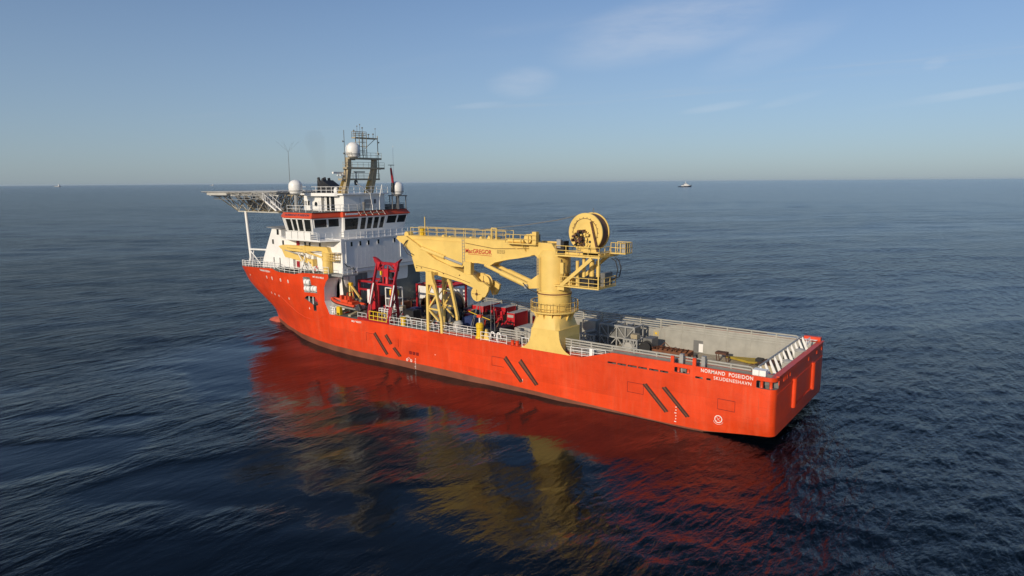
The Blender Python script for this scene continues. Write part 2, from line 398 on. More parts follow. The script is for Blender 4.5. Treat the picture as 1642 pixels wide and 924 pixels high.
def build_sea():
    rad = [0.0]; r = 6.0
    while r < 26000:
        rad.append(r)
        r += max(0.30, r*0.0056) if r < 900 else (r*0.009 if r < 2500 else r*0.05)
    rad.append(26000.0)
    ang = []
    a = -60.0
    while a < 60.0: ang.append(a); a += 0.20
    while a < 300.0: ang.append(a); a += 3.0
    ang = np.radians(np.array(ang)) + AZ
    rad = np.array(rad)
    nr, na = len(rad)-1, len(ang)
    rr, aa = np.meshgrid(rad[1:], ang, indexing='ij')
    X = CAM.x + rr*np.cos(aa); Y = CAM.y + rr*np.sin(aa)
    dr = np.gradient(rad[1:])
    Z = np.zeros_like(X); DX = np.zeros_like(X); DY = np.zeros_like(X); kept = np.zeros_like(rad[1:])
    def sm(v, a, b):
        t = np.clip((v-a)/(b-a), 0, 1); return t*t*(3-2*t)
    # water sheltered by the hull on its port side, breaking into slicks farther off
    lee = sm(X, -8, 16)*(1-sm(X, 80, 98))*sm(Y, 5, 9)*(1-sm(Y, 60, 100))
    u = X*math.cos(AZ+0.25)+Y*math.sin(AZ+0.25); v = -X*math.sin(AZ+0.25)+Y*math.cos(AZ+0.25)
    sl = 0.6*smooth_noise(u, v*0.45, 9.0, 5)+0.4*smooth_noise(u, v*0.5, 4.0, 6)
    far_off = sm(Y, 20, 42)
    lee = lee*(1-far_off*0.42*sm(sl, 0.45, 0.62))
    paws = 0.60*smooth_noise(u*1.0, v*0.35, 60.0, 21)+0.28*smooth_noise(u, v*0.4, 22.0, 22)+0.12*smooth_noise(u, v*0.5, 8.0, 23)
    paws = sm(paws, 0.36, 0.66)
    fadeout = sm(rr, 250, 1200)
    gust = (0.72+0.55*paws)*(1-fadeout)+1.0*fadeout
    nsmall = 0
    for lam, th, amp, ph in WAVES:
        k = 2*math.pi/lam
        w = np.clip(lam/(dr*2.8)-1.0, 0, 1)
        n = int(np.max(np.nonzero(w > 0)[0], initial=0))+1
        if w[0] <= 0 and n <= 1: continue
        s = slice(0, n); ww = w[s, None]
        if lam < 6: kept += w; nsmall += 1; ww = ww*gust[s]*(1-0.90*lee[s])
        else: ww = ww*(1-0.50*lee[s])
        q = k*(X[s]*math.cos(th)+Y[s]*math.sin(th))+ph
        sn = np.sin(q)*(amp*ww)
        Z[s] += np.cos(q)*(amp*ww); DX[s] -= sn*(math.cos(th)*0.85); DY[s] -= sn*(math.sin(th)*0.85)
    kept = kept/max(1, nsmall)
    rip = (1-0.91*lee)*gust*(1+2.2*(1-kept))[:, None]
    X2, Y2 = X+DX, Y+DY
    V = np.empty((nr*na+1, 3), np.float32)
    V[0] = (CAM.x, CAM.y, 0)
    V[1:, 0] = X2.ravel(); V[1:, 1] = Y2.ravel(); V[1:, 2] = Z.ravel()
    i = np.arange(nr-1)[:, None]*na; j = np.arange(na)[None, :]; j2 = (j+1) % na
    quads = np.stack([1+i+j, 1+i+na+j, 1+i+na+j2, 1+i+j2], -1).reshape(-1, 4)
    jj = np.arange(na)
    tris = np.stack([np.zeros(na, int), 1+jj, 1+(jj+1) % na], -1)
    me = bpy.data.meshes.new('sea')
    me.vertices.add(len(V)); me.vertices.foreach_set('co', V.ravel())
    nl = quads.size+tris.size
    me.loops.add(nl); me.loops.foreach_set('vertex_index', np.concatenate([quads.ravel(), tris.ravel()]).astype(np.int32))
    npoly = len(quads)+len(tris)
    me.polygons.add(npoly)
    st = np.concatenate([np.arange(len(quads))*4, quads.size+np.arange(len(tris))*3]).astype(np.int32)
    me.polygons.foreach_set('loop_start', st)
    me.polygons.foreach_set('use_smooth', np.ones(npoly, bool))
    me.update(calc_edges=True)
    at = me.attributes.new('ripple', 'FLOAT', 'POINT')
    at.data.foreach_set('value', np.concatenate([[1.0], rip.ravel()]).astype(np.float32))
    o = bpy.data.objects.new('sea', me); COL.objects.link(o)
    o['kind'] = 'structure'
    return o
def mat_sea():
    m = bpy.data.materials.new('sea_water'); m.use_nodes = True
    nt = m.node_tree; b = nt.nodes['Principled BSDF']
    b.inputs['Base Color'].default_value = (0.0002, 0.0020, 0.0046, 1)
    b.inputs['Roughness'].default_value = 0.025
    b.inputs['IOR'].default_value = 1.333
    b.inputs['Specular IOR Level'].default_value = 0.42
    t = N(nt, 'ShaderNodeTexCoord')
    def noise(sc, det, rough, rot, stretch, dist=0.0):
        mpn = N(nt, 'ShaderNodeMapping'); mpn.inputs['Rotation'].default_value = (0, 0, rot)
        mpn.inputs['Scale'].default_value = (sc, sc*stretch, sc)
        nt.links.new(t.outputs['Object'], mpn.inputs[0])
        n = N(nt, 'ShaderNodeTexNoise', i_Scale=1.0, i_Detail=det, i_Roughness=rough)
        n.inputs['Distortion'].default_value = dist
        nt.links.new(mpn.outputs[0], n.inputs['Vector'])
        return n.outputs['Fac']
    a = noise(0.62, 2.0, 0.5, -AZ, 0.36, 0.3)         # metre-long wavelets
    c = noise(2.3, 4.0, 0.6, -AZ+0.3, 0.45, 0.3)      # ripples
    att = N(nt, 'ShaderNodeAttribute', attribute_name='ripple')
    rg = N(nt, 'ShaderNodeMapRange', i_1=0.15, i_2=2.2, i_3=0.02, i_4=0.15); nt.links.new(att.outputs['Fac'], rg.inputs[0])
    nt.links.new(rg.outputs[0], b.inputs['Roughness'])  # ripples too fine to see
    s1 = N(nt, 'ShaderNodeMath', operation='MULTIPLY', i_1=0.30); nt.links.new(att.outputs['Fac'], s1.inputs[0])
    s2 = N(nt, 'ShaderNodeMath', operation='MULTIPLY', i_1=0.10); nt.links.new(att.outputs['Fac'], s2.inputs[0])
    h1 = N(nt, 'ShaderNodeMath', operation='MULTIPLY'); nt.links.new(a, h1.inputs[0]); nt.links.new(s1.outputs[0], h1.inputs[1])
    h2 = N(nt, 'ShaderNodeMath', operation='MULTIPLY'); nt.links.new(c, h2.inputs[0]); nt.links.new(s2.outputs[0], h2.inputs[1])
    hs = N(nt, 'ShaderNodeMath', operation='ADD'); nt.links.new(h1.outputs[0], hs.inputs[0]); nt.links.new(h2.outputs[0], hs.inputs[1])
    # far off, where the sheet is too coarse to carry them, the longer waves too are relief
    d = noise(0.15, 3.0, 0.55, -AZ, 0.28, 0.4)
    x3 = N(nt, 'ShaderNodeMapRange', i_1=1.3, i_2=3.0, i_3=0.0, i_4=1.3); nt.links.new(att.outputs['Fac'], x3.inputs[0])
    h3 = N(nt, 'ShaderNodeMath', operation='MULTIPLY'); nt.links.new(d, h3.inputs[0]); nt.links.new(x3.outputs[0], h3.inputs[1])
    hs2 = N(nt, 'ShaderNodeMath', operation='ADD'); nt.links.new(hs.outputs[0], hs2.inputs[0]); nt.links.new(h3.outputs[0], hs2.inputs[1]); hs = hs2
    bp = N(nt, 'ShaderNodeBump', i_Strength=1.0, i_Distance=1.0)
    nt.links.new(hs.outputs[0], bp.inputs['Height']); nt.links.new(bp.outputs[0], b.inputs['Normal'])
    return m
sea = build_sea()
sea.data.materials.append(mat_sea())
# ------------------------------------------------------------------ the ship
ship = thing('offshore_ship', 'large orange-red offshore ship with white superstructure forward and open grey aft deck', 'ship', (50, 0, 0))

ZB, ZD, ZT = 0.85, 5.78, 6.91                       # boot line, deck edge, stern bulwark top
U0 = np.array([0, .148, .31, .503, .731, .947, 1.0]); Y0 = np.array([10, 9.68, 8.81, 7.22, 4.42, 1.17, 0.12])
U1 = np.array([0, .17, .32, .47, .59, .78, .862, .936, .985, 1.0]); Y1 = np.array([10, 9.92, 9.66, 9.3, 8.7, 7.0, 5.5, 3.8, 2.1, 0.25])
SZ = np.array([-3, .85, 2.75, 4, 6.2, 7.7, 10.4, 12.5]); SX = np.array([95.0, 95.6, 96.2, 98.0, 101.2, 102.9, 104.0, 104.6])
TX = np.array([0, 18.0, 22.0, 67.2]); TZ = np.array([ZT, ZT, ZD, ZD])
FX = np.array([67.2, 74.4, 75.4, 80.8, 82.4, 86, 93.6, 97, 103]); FZ = np.array([12.08, 11.78, 11.42, 11.38, 11.85, 11.65, 11.2, 10.85, 10.35])
def hull_point(u, z):
    t = (z-ZB)/(11.5-ZB)
    xs = float(np.interp(z, SZ, SX))
    x = 62+u*(xs-62)
    y0 = float(np.interp(u, U0, Y0)); y1 = float(np.interp(u, U1, Y1))
    if t >= 0: y = y0+(y1-y0)*min(t, 1.1)**1.15
    else: y = y0*(1+0.10*t*u*4)
    return x, max(y, 0.08)
def hull_y(x, z):
    if x <= 62: return 10.0
    xs = float(np.interp(z, SZ, SX))
    return hull_point(min(1, (x-62)/(xs-62)), z)[1]
RC = 0.70                                           # stern corner radius
def bottom_z(x): return float(np.interp(x, [0, 2.4, 4.9, 7.5, 11, 16], [0.85, 0.62, 0.32, -0.05, -1.0, -2.2]))
def hull_profile(kind, val, ztop):
    # rows bottom -> top; returns list of (x, y, z)
    low = np.linspace(0, 1, 4); mid = np.linspace(0, 1, 7)[1:]; hi = np.linspace(0, 1, 7)[1:]
    x_ref = val if kind == 'x' else 62
    zb = bottom_z(x_ref) if kind == 'x' else -2.2
    zbl = float(np.interp(x_ref, [12, 42], [0.12, ZB]))
    z1 = max(zbl, zb+0.01)
    zs = [zb+(z1-zb)*k for k in low]+[z1+(ZD-z1)*k for k in mid]+[ZD+(ztop-ZD)*k for k in hi]
    out = []
    for ri, z in enumerate(zs):
        if kind == 'x':
            x, y = val, 10.0
            if x < RC: y = 10-RC+math.sqrt(max(0, RC*RC-(RC-x)**2))
            if x < 12: y -= 0.30*max(0.0, 1-(z-zb)/1.1)*(1 if x < 3 else (12-x)/9)
        else: x, y = hull_point(val, z)
        out.append((x, y, z))
    return out
stations = []
for x in [0, .04, .14, .3, .5, .70, 1.2, 2, 3.5, 5, 7, 9, 12, 15, 18, 20, 22, 26, 31, 36, 41, 46, 51, 56, 59, 62]:
    stations.append(hull_profile('x', x, float(np.interp(x, TX, TZ))))
uL = (67.2-62)/(102.8-62)
for u in np.linspace(0, uL, 5)[1:]:
    stations.append(hull_profile('u', float(u), ZD))
for u in list(np.linspace(uL+0.001, 0.9, 30))+[.92, .94, .955, .97, .98, .99, .996, 1.0]:
    zt = float(np.interp(62+u*40.8, FX, FZ))
    stations.append(hull_profile('u', float(u), zt))
nrow = len(stations[0])
bmh = bmesh.new()
P_ = [[bmh.verts.new(p) for p in s] for s in stations]
S_ = [[bmh.verts.new((p[0], -p[1], p[2])) for p in s] for s in stations]
def nf(vs, mi):
    try:
        f = bmh.faces.new(vs); f.material_index = mi; f.smooth = True
    except ValueError: pass
for i in range(len(stations)-1):
    for k in range(nrow-1):
        mi = 1 if k < 3 else 0
        nf((P_[i][k], P_[i+1][k], P_[i+1][k+1], P_[i][k+1]), mi)
        nf((S_[i][k], S_[i][k+1], S_[i+1][k+1], S_[i+1][k]), mi)
    nf((P_[i][-1], P_[i+1][-1], S_[i+1][-1], S_[i][-1]), 2 if i > 28 else 0)
    nf((P_[i][0], S_[i][0], S_[i+1][0], P_[i+1][0]), 1)
for k in range(nrow-1):
    nf((P_[0][k], P_[0][k+1], S_[0][k+1], S_[0][k]), 0)
    nf((P_[-1][k], S_[-1][k], S_[-1][k+1], P_[-1][k+1]), 0)
bmesh.ops.remove_doubles(bmh, verts=bmh.verts, dist=0.004)
bmesh.ops.dissolve_degenerate(bmh, edges=bmh.edges, dist=0.002)
bmesh.ops.recalc_face_normals(bmh, faces=bmh.faces)
hme = bpy.data.meshes.new('hull'); bmh.to_mesh(hme); bmh.free()
for m in (ORANGE, BOOT, DECKG, GREYP, GREYD, WHITE): hme.materials.append(m)
hull = bpy.data.objects.new('hull', hme); COL.objects.link(hull)

def cut(mbs):
    cs = []
    for mb in mbs:
        c = mb.build('cutter', [ORANGE, BOOT, DECKG, GREYP, GREYD, WHITE]); cs.append(c)
        md = hull.modifiers.new('b', 'BOOLEAN'); md.operation = 'DIFFERENCE'; md.solver = 'EXACT'; md.object = c
    dg = bpy.context.evaluated_depsgraph_get()
    me = bpy.data.meshes.new_from_object(hull.evaluated_get(dg))
    hull.modifiers.clear(); hull.data = me
    for c in cs: bpy.data.objects.remove(c, do_unlink=True)
cut([MB().box(0.62, 46, -8.5, 8.5, 3.5, 14, 3)])
for sgn in (1, -1):
    a, b = sorted((8.72*sgn, 9.78*sgn))
    cut([MB().box(0.55, 22.0, a, b, 5.3, 9, 4)])  # dark grey lining puts the rails' shadow on the bulwark into its colour
MB_notch = MB().prism([(60, 5.78), (67.75, 5.78), (68.3, 6.75), (68.82, 7.7), (68.66, 9.85), (68.12, 10.87), (67.36, 11.5), (60, 11.5)], 7.4, 12, 'y', 5)
cut([MB_notch])
slot_x = [(18.54, 17.38), (17.3, 16.1), (16.02, 14.81), (14.72, 13.58), (13.42, 12.24), (12.13, 11.1), (8.2, 7.28), (7.0, 6.43)]
m = MB()
for a, b in slot_x: m.box(b+0.05, a-0.05, 9.55, 10.4, 5.66, 5.86, 4)
cut([m])
def rrect(x0, x1, z0, z1, r, n=4):
    pts = []
    for cx, cz, a in ((x1-r, z0+r, -90), (x1-r, z1-r, 0), (x0+r, z1-r, 90), (x0+r, z0+r, 180)):
        for k in range(n+1):
            t = R(a+90*k/n); pts.append((cx+r*math.cos(t), cz+r*math.sin(t)))
    return pts
cut([MB().prism(rrect(8.75, 10.48, 5.94, 6.50, 0.12), 8.9, 10.5, 'y', 4)])
cut([MB().prism(rrect(-0.5, 1.88, 5.73, 6.50, 0.12), 9.0, 10.5, 'y', 4)])
cut([MB().prism([(74.25, 8.62), (74.2, 11.1), (73.6, 11.25), (72.3, 11.22), (72.05, 9.98), (70.65, 9.98), (70.65, 8.82)], 7.2, 10.6, 'y', 5)])
cut([MB().prism([(74.5, 7.6), (73.7, 8.1), (71.45, 8.12), (70.75, 7.55), (70.75, 6.85), (71.3, 6.75), (71.4, 5.8), (72.2, 5.8), (72.15, 6.75)], 7.0, 10.6, 'y', 4)])
cut([MB().prism(rrect(0.2, 2.3, 5.9, 7.4, 0.1), -10.6, -9.0, 'y', 0)])
for v in hull.data.vertices: v.co -= Vector((50, 0, 0))
hull.parent = ship; LOC[hull.name] = LOC[ship.name].copy()
hull.data.polygons.foreach_set('use_smooth', [True]*len(hull.data.polygons))
hull.data.set_sharp_from_angle(angle=R(28))

# bulbous bow just breaking the surface
m = MB()
prof = []
for k in range(13):
    t = k/12; prof.append((0.02+1.15*math.sin(math.pi*min(1, t*0.62+0.0))**0.7*(1 if t < .81 else 1), -4.4+6.6*0+t*6.0))
pr = [(1.15*math.sqrt(max(0.0, 1-((5.2-h)/1.4)**2)) if h > 3.8 else 1.15, -h) for h in np.linspace(0, 5.2, 1)]
ring = []
for k, xx in enumerate(np.linspace(90, 98.8, 15)):
    t = max(0, (xx-94.5)/4.3); rr = 1.55*math.sqrt(max(0.0008, 1-t*t))
    ring.append((rr, xx))
m.lathe((0, 0, -0.78), ring, 20, 'x')
m.build('bulb', BULBM, hull, smooth=True)

# hull furniture on the port side
def slab(poly, depth, name, mat, parent=hull, lab=None):
    # a raised plate lying on the hull side: poly of (x, z)
    n = len(poly); mb = MB()
    vs = [(x, hull_y(x, z)-0.03, z) for x, z in poly]+[(x, hull_y(x, z)+depth, z) for x, z in poly]
    mb._add(vs, [(k, (k+1)%n, n+(k+1)%n, n+k) for k in range(n)]+[tuple(range(n)), tuple(range(n, 2*n))])
    return mb.build(name, mat, parent, label=lab)
for (a, b, c, d) in [((14.04, 3.98), (13.70, 4.08), (11.06, 1.42), (11.34, 1.30)), ((11.76, 4.00), (11.44, 4.12), (8.66, 1.34), (8.94, 1.24)),
                     ((33.27, 3.92), (32.98, 4.27), (30.42, 1.42), (30.68, 1.28)), ((30.95, 3.84), (30.62, 4.24), (28.07, 1.44), (28.40, 1.28)),
                     ((57.45, 4.06), (57.14, 4.27), (54.52, 1.38), (54.86, 1.24)), ((55.06, 4.10), (54.72, 4.30), (53.65, 3.04), (53.98, 2.90)),
                     ((53.45, 2.42), (53.12, 2.60), (51.82, 1.46), (52.2, 1.34))]:
    fb = slab([a, b, c, d], 0.07, 'fender_bar', FBAR)
    # raised steel lips along both edges
    for p, q in ((a, d), (b, c)):
        MB().bar((p[0], 10.06, p[1]), (q[0], 10.06, q[1]), 0.06, 0.16).build('fender_lip', LIP, fb)
def outline(x0, x1, z0, z1, sides='lrtb', name='shell_door'):
    mb = MB(); w = 0.035
    if 'l' in sides: mb.bar((x1, 10.0, z0), (x1, 10.0, z1), w, 0.05)
    if 'r' in sides: mb.bar((x0, 10.0, z0), (x0, 10.0, z1), w, 0.05)
    if 't' in sides: mb.bar((x1, 10.0, z1), (x0, 10.0, z1), w, 0.05)
    if 'b' in sides: mb.bar((x1, 10.0, z0), (x0, 10.0, z0), w, 0.05)
    mb.build(name, DKRED, hull)
outline(14.0, 15.95, 2.78, 3.92); outline(3.88, 5.66, 2.8, 3.9); outline(33.35, 35.25, 2.78, 3.95, 'ltb')
outline(57.4, 59.15, 2.78, 3.98, 'lt'); outline(50.2, 52.36, 2.75, 3.95, 'l')
# weld strake along the side
mb = MB()
for z in (2.35, 4.75):
    mb.bar((2.0, 9.995, z), (60, 9.995, z), 0.03, 0.02)
mb.build('weld_seam', ORANGE, hull)
# red posts on the bulwark
for a, b, h in ((10.55, 10.92, 7.65), (8.13, 8.49, 7.75)):
    MB().box(a, b, 9.80, 10.02, 6.4, h).build('bulwark_post', ORANGE, hull)
    MB().box(a-0.75, a-0.35, 8.95, 9.4, 5.3, h+0.15).build('guide_post', GREYM, hull)
# rollers in the stern fairleads
for x, z0, z1 in ((10.15, 5.96, 6.48), (9.05, 5.96, 6.48), (1.45, 5.75, 6.48), (0.55, 5.75, 6.48)):
    MB().lathe((x, 9.62, 0), [(0.02, z0), (0.19, z0), (0.15, z0+0.12), (0.15, z1-0.12), (0.19, z1), (0.02, z1)], 14).build('fairlead_roller', ORANGE, hull, smooth=True)
for x in (9.6, 1.0):
    MB().box(x-0.22, x+0.22, 9.0, 9.4, 5.95, 6.45).build('fairlead_block', GREYD, hull)
# orange bollard drums on the deck edge
for x in (32.35, 31.65):
    MB().lathe((x, 9.4, 0), [(0.0, 5.77), (0.24, 5.77), (0.22, 5.9), (0.22, 6.2), (0.26, 6.25), (0.26, 6.32), (0, 6.34)], 14).build('bollard', ORANGE, hull, smooth=True)
# transom: two vertical half-round fenders, sill and small brackets
for y in (3.45, -4.45):
    MB().tube((-0.06, y, 2.3), (-0.06, y, 5.45), 0.30, 12).build('transom_fender', ORANGE, hull, smooth=True)
MB().bar((-0.04, 2.0, 2.35), (-0.04, -4.1, 2.35), 0.14, 0.2).build('transom_sill', ORANGE, hull)
for y in (9.0, 7.3, 6.7, 6.1, 5.0, -2.5, -6.2, -8.5):
    MB().box(-0.07, 0.02, y-0.05, y+0.05, 6.05, 6.5).build('transom_bracket', ORANGE, hull)
MB().bar((-0.03, 9.2, 5.2), (-0.03, -9.2, 5.2), 0.05, 0.06).build('transom_seam', ORANGE, hull)
MB().box(-0.12, 0.16, -9.3, 9.3, 6.90, 7.02).build('bulwark_cap', ORANGE, hull)

# bow port lights
for x, z, w, h in ((94.1, 9.6, .28, .34), (86.0, 10.05, .34, .52), (84.05, 10.05, .36, .56), (81.1, 10.02, .36, .58), (78.8, 9.98, .36, .58),
                   (86.4, 7.15, .26, .40), (85.0, 7.05, .26, .40), (83.4, 6.95, .26, .40), (79.7, 6.93, .26, .38)):
    pts = [(x+w*math.cos(t)*0.5*(abs(math.cos(t))**-0.35 if abs(math.cos(t)) > .05 else 1), z+h*math.sin(t)*0.5) for t in np.linspace(0, 2*math.pi, 12, endpoint=False)]
    f = slab(pts, 0.035, 'porthole', CLEAN)
    cxy = [(x+(a-x)*0.62, z+(b-z)*0.72) for a, b in pts]
    slab(cxy, 0.05, 'porthole_glass', GLASSP, f)

# lettering and marks
def lettering(txt, xl, xr, z0, z1, mat, parent, name='lettering', yfun=hull_y, off=0.02, bold=0.0, skew=0.0, extr=0.012, space=1.0):
    cu = bpy.data.curves.new('t', 'FONT'); cu.body = txt; cu.size = 1.0; cu.extrude = 0.0; cu.offset = bold; cu.space_character = space
    o = bpy.data.objects.new('t', cu); COL.objects.link(o)
    dg = bpy.context.evaluated_depsgraph_get()
    me = bpy.data.meshes.new_from_object(o.evaluated_get(dg))
    bpy.data.objects.remove(o, do_unlink=True)
    vs = np.array([v.co[:] for v in me.vertices]); 
    a, b = vs[:, 0].min(), vs[:, 0].max(); c, d = vs[:, 1].min(), vs[:, 1].max()
    mb = MB(); out = []
    for v in vs:
        s = (v[0]-a)/(b-a); t = (v[1]-c)/(d-c)
        x = xl+(xr-xl)*s; z = z0+(z1-z0)*t+skew*s
        out.append((x, yfun(x, z)+off, z))
    mb._add(out, [tuple(p.vertices) for p in me.polygons])
    o_ = mb.build(name, mat, parent); o_['kind'] = 'stuff'; return o_
MARK = mat_paint('white_marking', (0.82, 0.80, 0.76), 0.5, 0.08, 2.0, bump=0)
lettering('NORMAND  POSEIDON', 7.55, 2.2, 6.41, 6.80, MARK, hull, bold=0.016, space=1.16)
lettering('SKUDENESHAVN', 6.18, 2.35, 5.84, 6.19, MARK, hull, bold=0.004, space=1.12)
lettering('NORMAND POSEIDON', 87.98, 84.15, 11.02, 11.36, MARK, hull, bold=0.03)
lettering('MT 6016 MK.II', 71.4, 68.6, 11.27, 11.58, MARK, hull, bold=0.03)
lettering('IMO 9402273', 62.35, 60.15, 5.25, 5.52, MARK, hull, bold=0.03)
lettering('IO-A', 97.3, 95.6, 6.05, 6.45, MARK, hull, bold=0.03)
def disc_ring(cx, cz, r0, r1, n=28):
    mb = MB(); v = []
    for rr in (r0, r1):
        for k in range(n):
            t = 2*math.pi*k/n; x, z = cx+rr*math.cos(t), cz+rr*math.sin(t); v.append((x, hull_y(x, z)+0.02, z))
    mb._add(v, [(k, (k+1)%n, n+(k+1)%n, n+k) for k in range(n)])
    return mb
lm = disc_ring(5.52, 1.72, 0.33, 0.41)
for s in (1, -1):
    lm.bar((5.52-.22, 10.022+.002*s, 1.72-.22*s), (5.52+.22, 10.022+.002*s, 1.72+.22*s), 0.05, 0.02)
pts = [(5.52+0.56*math.cos(t), 1.72+0.56*math.sin(t)) for t in np.linspace(R(205), R(335), 12)]
for p, q in zip(pts[:-1], pts[1:]): lm.bar((p[0], 10.02, p[1]), (q[0], 10.02, q[1]), 0.075, 0.02)
lm.build('thruster_mark', MARK, hull)
# draft figures amidships and aft
mb = MB()
for X_, zs in ((10.15, (2.05, 1.72, 1.4, 1.08, .76, .44)), (49.02, (1.45, 1.28, 1.0, .78, .55, .3, .1)), (45.2, (2.6,))):
    for k, z in enumerate(zs):
        mb.box(X_-0.06, X_+0.06+(0.1 if k % 3 == 2 else 0), 9.99, 10.02, z, z+0.09)
mb.box(33.0-2.62, 33.0-2.55, 9.99, 10.02, 1.35, 1.75)
mb.build('draft_marks', MARK, hull)
for x in (49.95, 49.28, 48.6):
    r_ = MB().box(x-0.26, x+0.26, 9.99, 10.018, 2.02, 2.46).build('thruster_sign', DKRED, hull)
    q = MB()
    q.bar((x-.16, 10.022, 2.10), (x+.16, 10.022, 2.38), 0.06, 0.015); q.bar((x-.16, 10.024, 2.38), (x+.16, 10.024, 2.10), 0.06, 0.015)
    q.build('thruster_cross', ORANGE, r_)
bm_ = MB()
for cx, cz in ((50.65, 1.12), (49.85, 1.10)):
    d = disc_ring(cx, cz, 0.10, 0.2, 14); bm_._add(d.v, d.f)
bm_.bar((50.75, 10.02, 1.2), (50.35, 10.02, 1.52), 0.1, 0.02); bm_.bar((50.35, 10.02, 1.52), (49.95, 10.02, 1.25), 0.1, 0.02)
bm_.bar((50.55, 10.02, 1.0), (50.25, 10.02, 1.3), 0.1, 0.02)
bm_.build('bulb_mark', MARK, hull)
# worn primer on the quarter
for x, z, w, h in ((1.55, 3.9, .05, 1.8), (1.6, 2.55, .16, .35), (1.55, 2.2, .1, .18)):
    slab([(x-w, z), (x, z-h*0.5), (x+w*1.1, z-h*.1), (x+w*.4, z+h*.5), (x-w*.7, z+h*.4)], 0.012, 'worn_patch', FASCIA, hull)
# curved weld bead on the bow flare
pts = []
for x, z in ((83.0, 7.1), (81.5, 6.3), (80.0, 5.55), (78.0, 4.75), (76.0, 4.3), (74.0, 4.15), (72.0, 4.3), (70.6, 4.7), (69.6, 5.2)):
    pts.append((x, hull_y(x, z)+0.015, z))
MB().path(pts, 0.035, 5).build('weld_bead', FASCIA, hull)

# ------------------------------------------------------------------ aft cargo deck and its barriers
def deck_sheet():
    root = None
    mb = MB().box(0.64, 46.0, -8.48, 8.48, 3.50, 3.506)
    return mb.build('cargo_deck', DECK, ship)
cdeck = deck_sheet()
for k in range(34):                                  # timber sheathing laid fore and aft
    y0 = -8.3+k*0.49
    MB().box(0.9, 45.8, y0, y0+0.46, 3.507, 3.54+0.006*(k % 3)).build('deck_plank', DECK, cdeck)
MB().box(46.02, 66.4, -9.9, 9.9, 5.782, 5.80).build('working_deck', DECKG, ship)
def barrier(side, x0, x1, posts, name='crash_barrier', bend0=False, zt=7.38, bend1=True):
    y = 8.58*side
    base = MB().box(x0+0.3, x1, y-0.06 if side > 0 else y-0.06, y+0.06, 5.9, 5.97).build(name, GREYP, ship)
    levels = [7.33, 7.02, 6.71, 6.40, 6.10]
    for k, z in enumerate(levels):
        mb = MB()
        mb.tube((x0+(0.25 if k < 2 else 0.9), y, z), (x1, y, z), 0.108, 8)
        if k == 0:                                   # the top pipe turns down at its after end
            mb.tube((x0+0.25, y, z), (x0, y, z-0.25), 0.085, 8); mb.tube((x0, y, z-.25), (x0, y, 5.8), 0.085, 8)
        if k == 2:
            mb.tube((x0+0.9, y, z), (x0+0.68, y, z-.2), 0.085, 8); mb.tube((x0+.68, y, z-.2), (x0+.68, y, 5.9), 0.085, 8)
        mb.build('rail_pipe', GREYP, base, smooth=True)
    for x in posts:
        MB().box(x-0.09, x+0.09, y-0.13 if side > 0 else y-0.10, y+0.10 if side > 0 else y+0.13, 5.75, 7.43).build('post', GREYP, base)
    return base
barrier(-1, 2.6, 52.0, [5.2+3.05*k for k in range(16)])
barrier(1, 2.6, 25.1, [4.9+2.75*k for k in range(8)])
barrier(1, 30.8, 35.0, [32.2, 34.9])
# starboard inner wall: openings with white light traps, stencilled frame
iw = MB().box(0.7, 46, -8.5, -8.46, 3.52, 5.93).build('inner_wall', GREYP, ship)
for k in range(14):
    MB().box(2.2+k*3.05, 2.25+k*3.05, -8.46, -8.43, 3.6, 5.9).build('wall_rib', GREYP, iw)
MB().box(14.4, 15.75, -8.46, -8.44, 3.55, 5.15).build('doorway', GREYD, iw)
MB().box(14.42, 15.0, -8.44, -8.42, 3.62, 4.75).build('door_panel', CLEAN, iw)
MB().box(3.2, 4.3, -8.46, -8.44, 4.3, 5.4).build('doorway', BLACK, iw)
for a, b in ((0, 1),):
    mb = MB()
    for k in (0, .62): mb.bar((20.8+k, -8.44, 5.05), (20.8+k, -8.44, 5.65), 0.05, .02)
    for z in (5.05, 5.65): mb.bar((20.8, -8.44, z), (21.42, -8.44, z), 0.05, .02)
    mb.box(20.95, 21.27, -8.45, -8.43, 5.2, 5.5); mb.build('stencil_mark', SAFETY, iw)
MB().box(0.7, 46, 8.46, 8.5, 3.52, 5.93).build('inner_wall', GREYP, ship)
# stern wall with leaning stiffeners
sw = MB().box(1.9, 2.0, -8.4, 8.4, 3.52, 5.7).build('stern_wall', GREYP, ship)
MB().tube((2.2, 8.3, 7.45), (2.2, -8.3, 7.45), 0.10, 8).build('top_rail', GREYM, sw, smooth=True)
for k in range(11):
    y = 8.1-k*1.62
    MB().prism([(2.25, 7.45), (2.05, 7.45), (1.0, 5.35), (1.45, 5.35)], y-0.05, y+0.05).build('stiffener', CLEAN, sw)
for y0, y1, z1 in ((8.45, 9.35, 7.35),):
    MB().box(1.2, 2.5, y0, y1, 6.6, z1).build('rope_locker', CLEAN, ship)
    MB().box(1.83, 1.87, y1, y1+0.012, 6.65, z1-0.02).build('locker_seam', GREYD, ship)
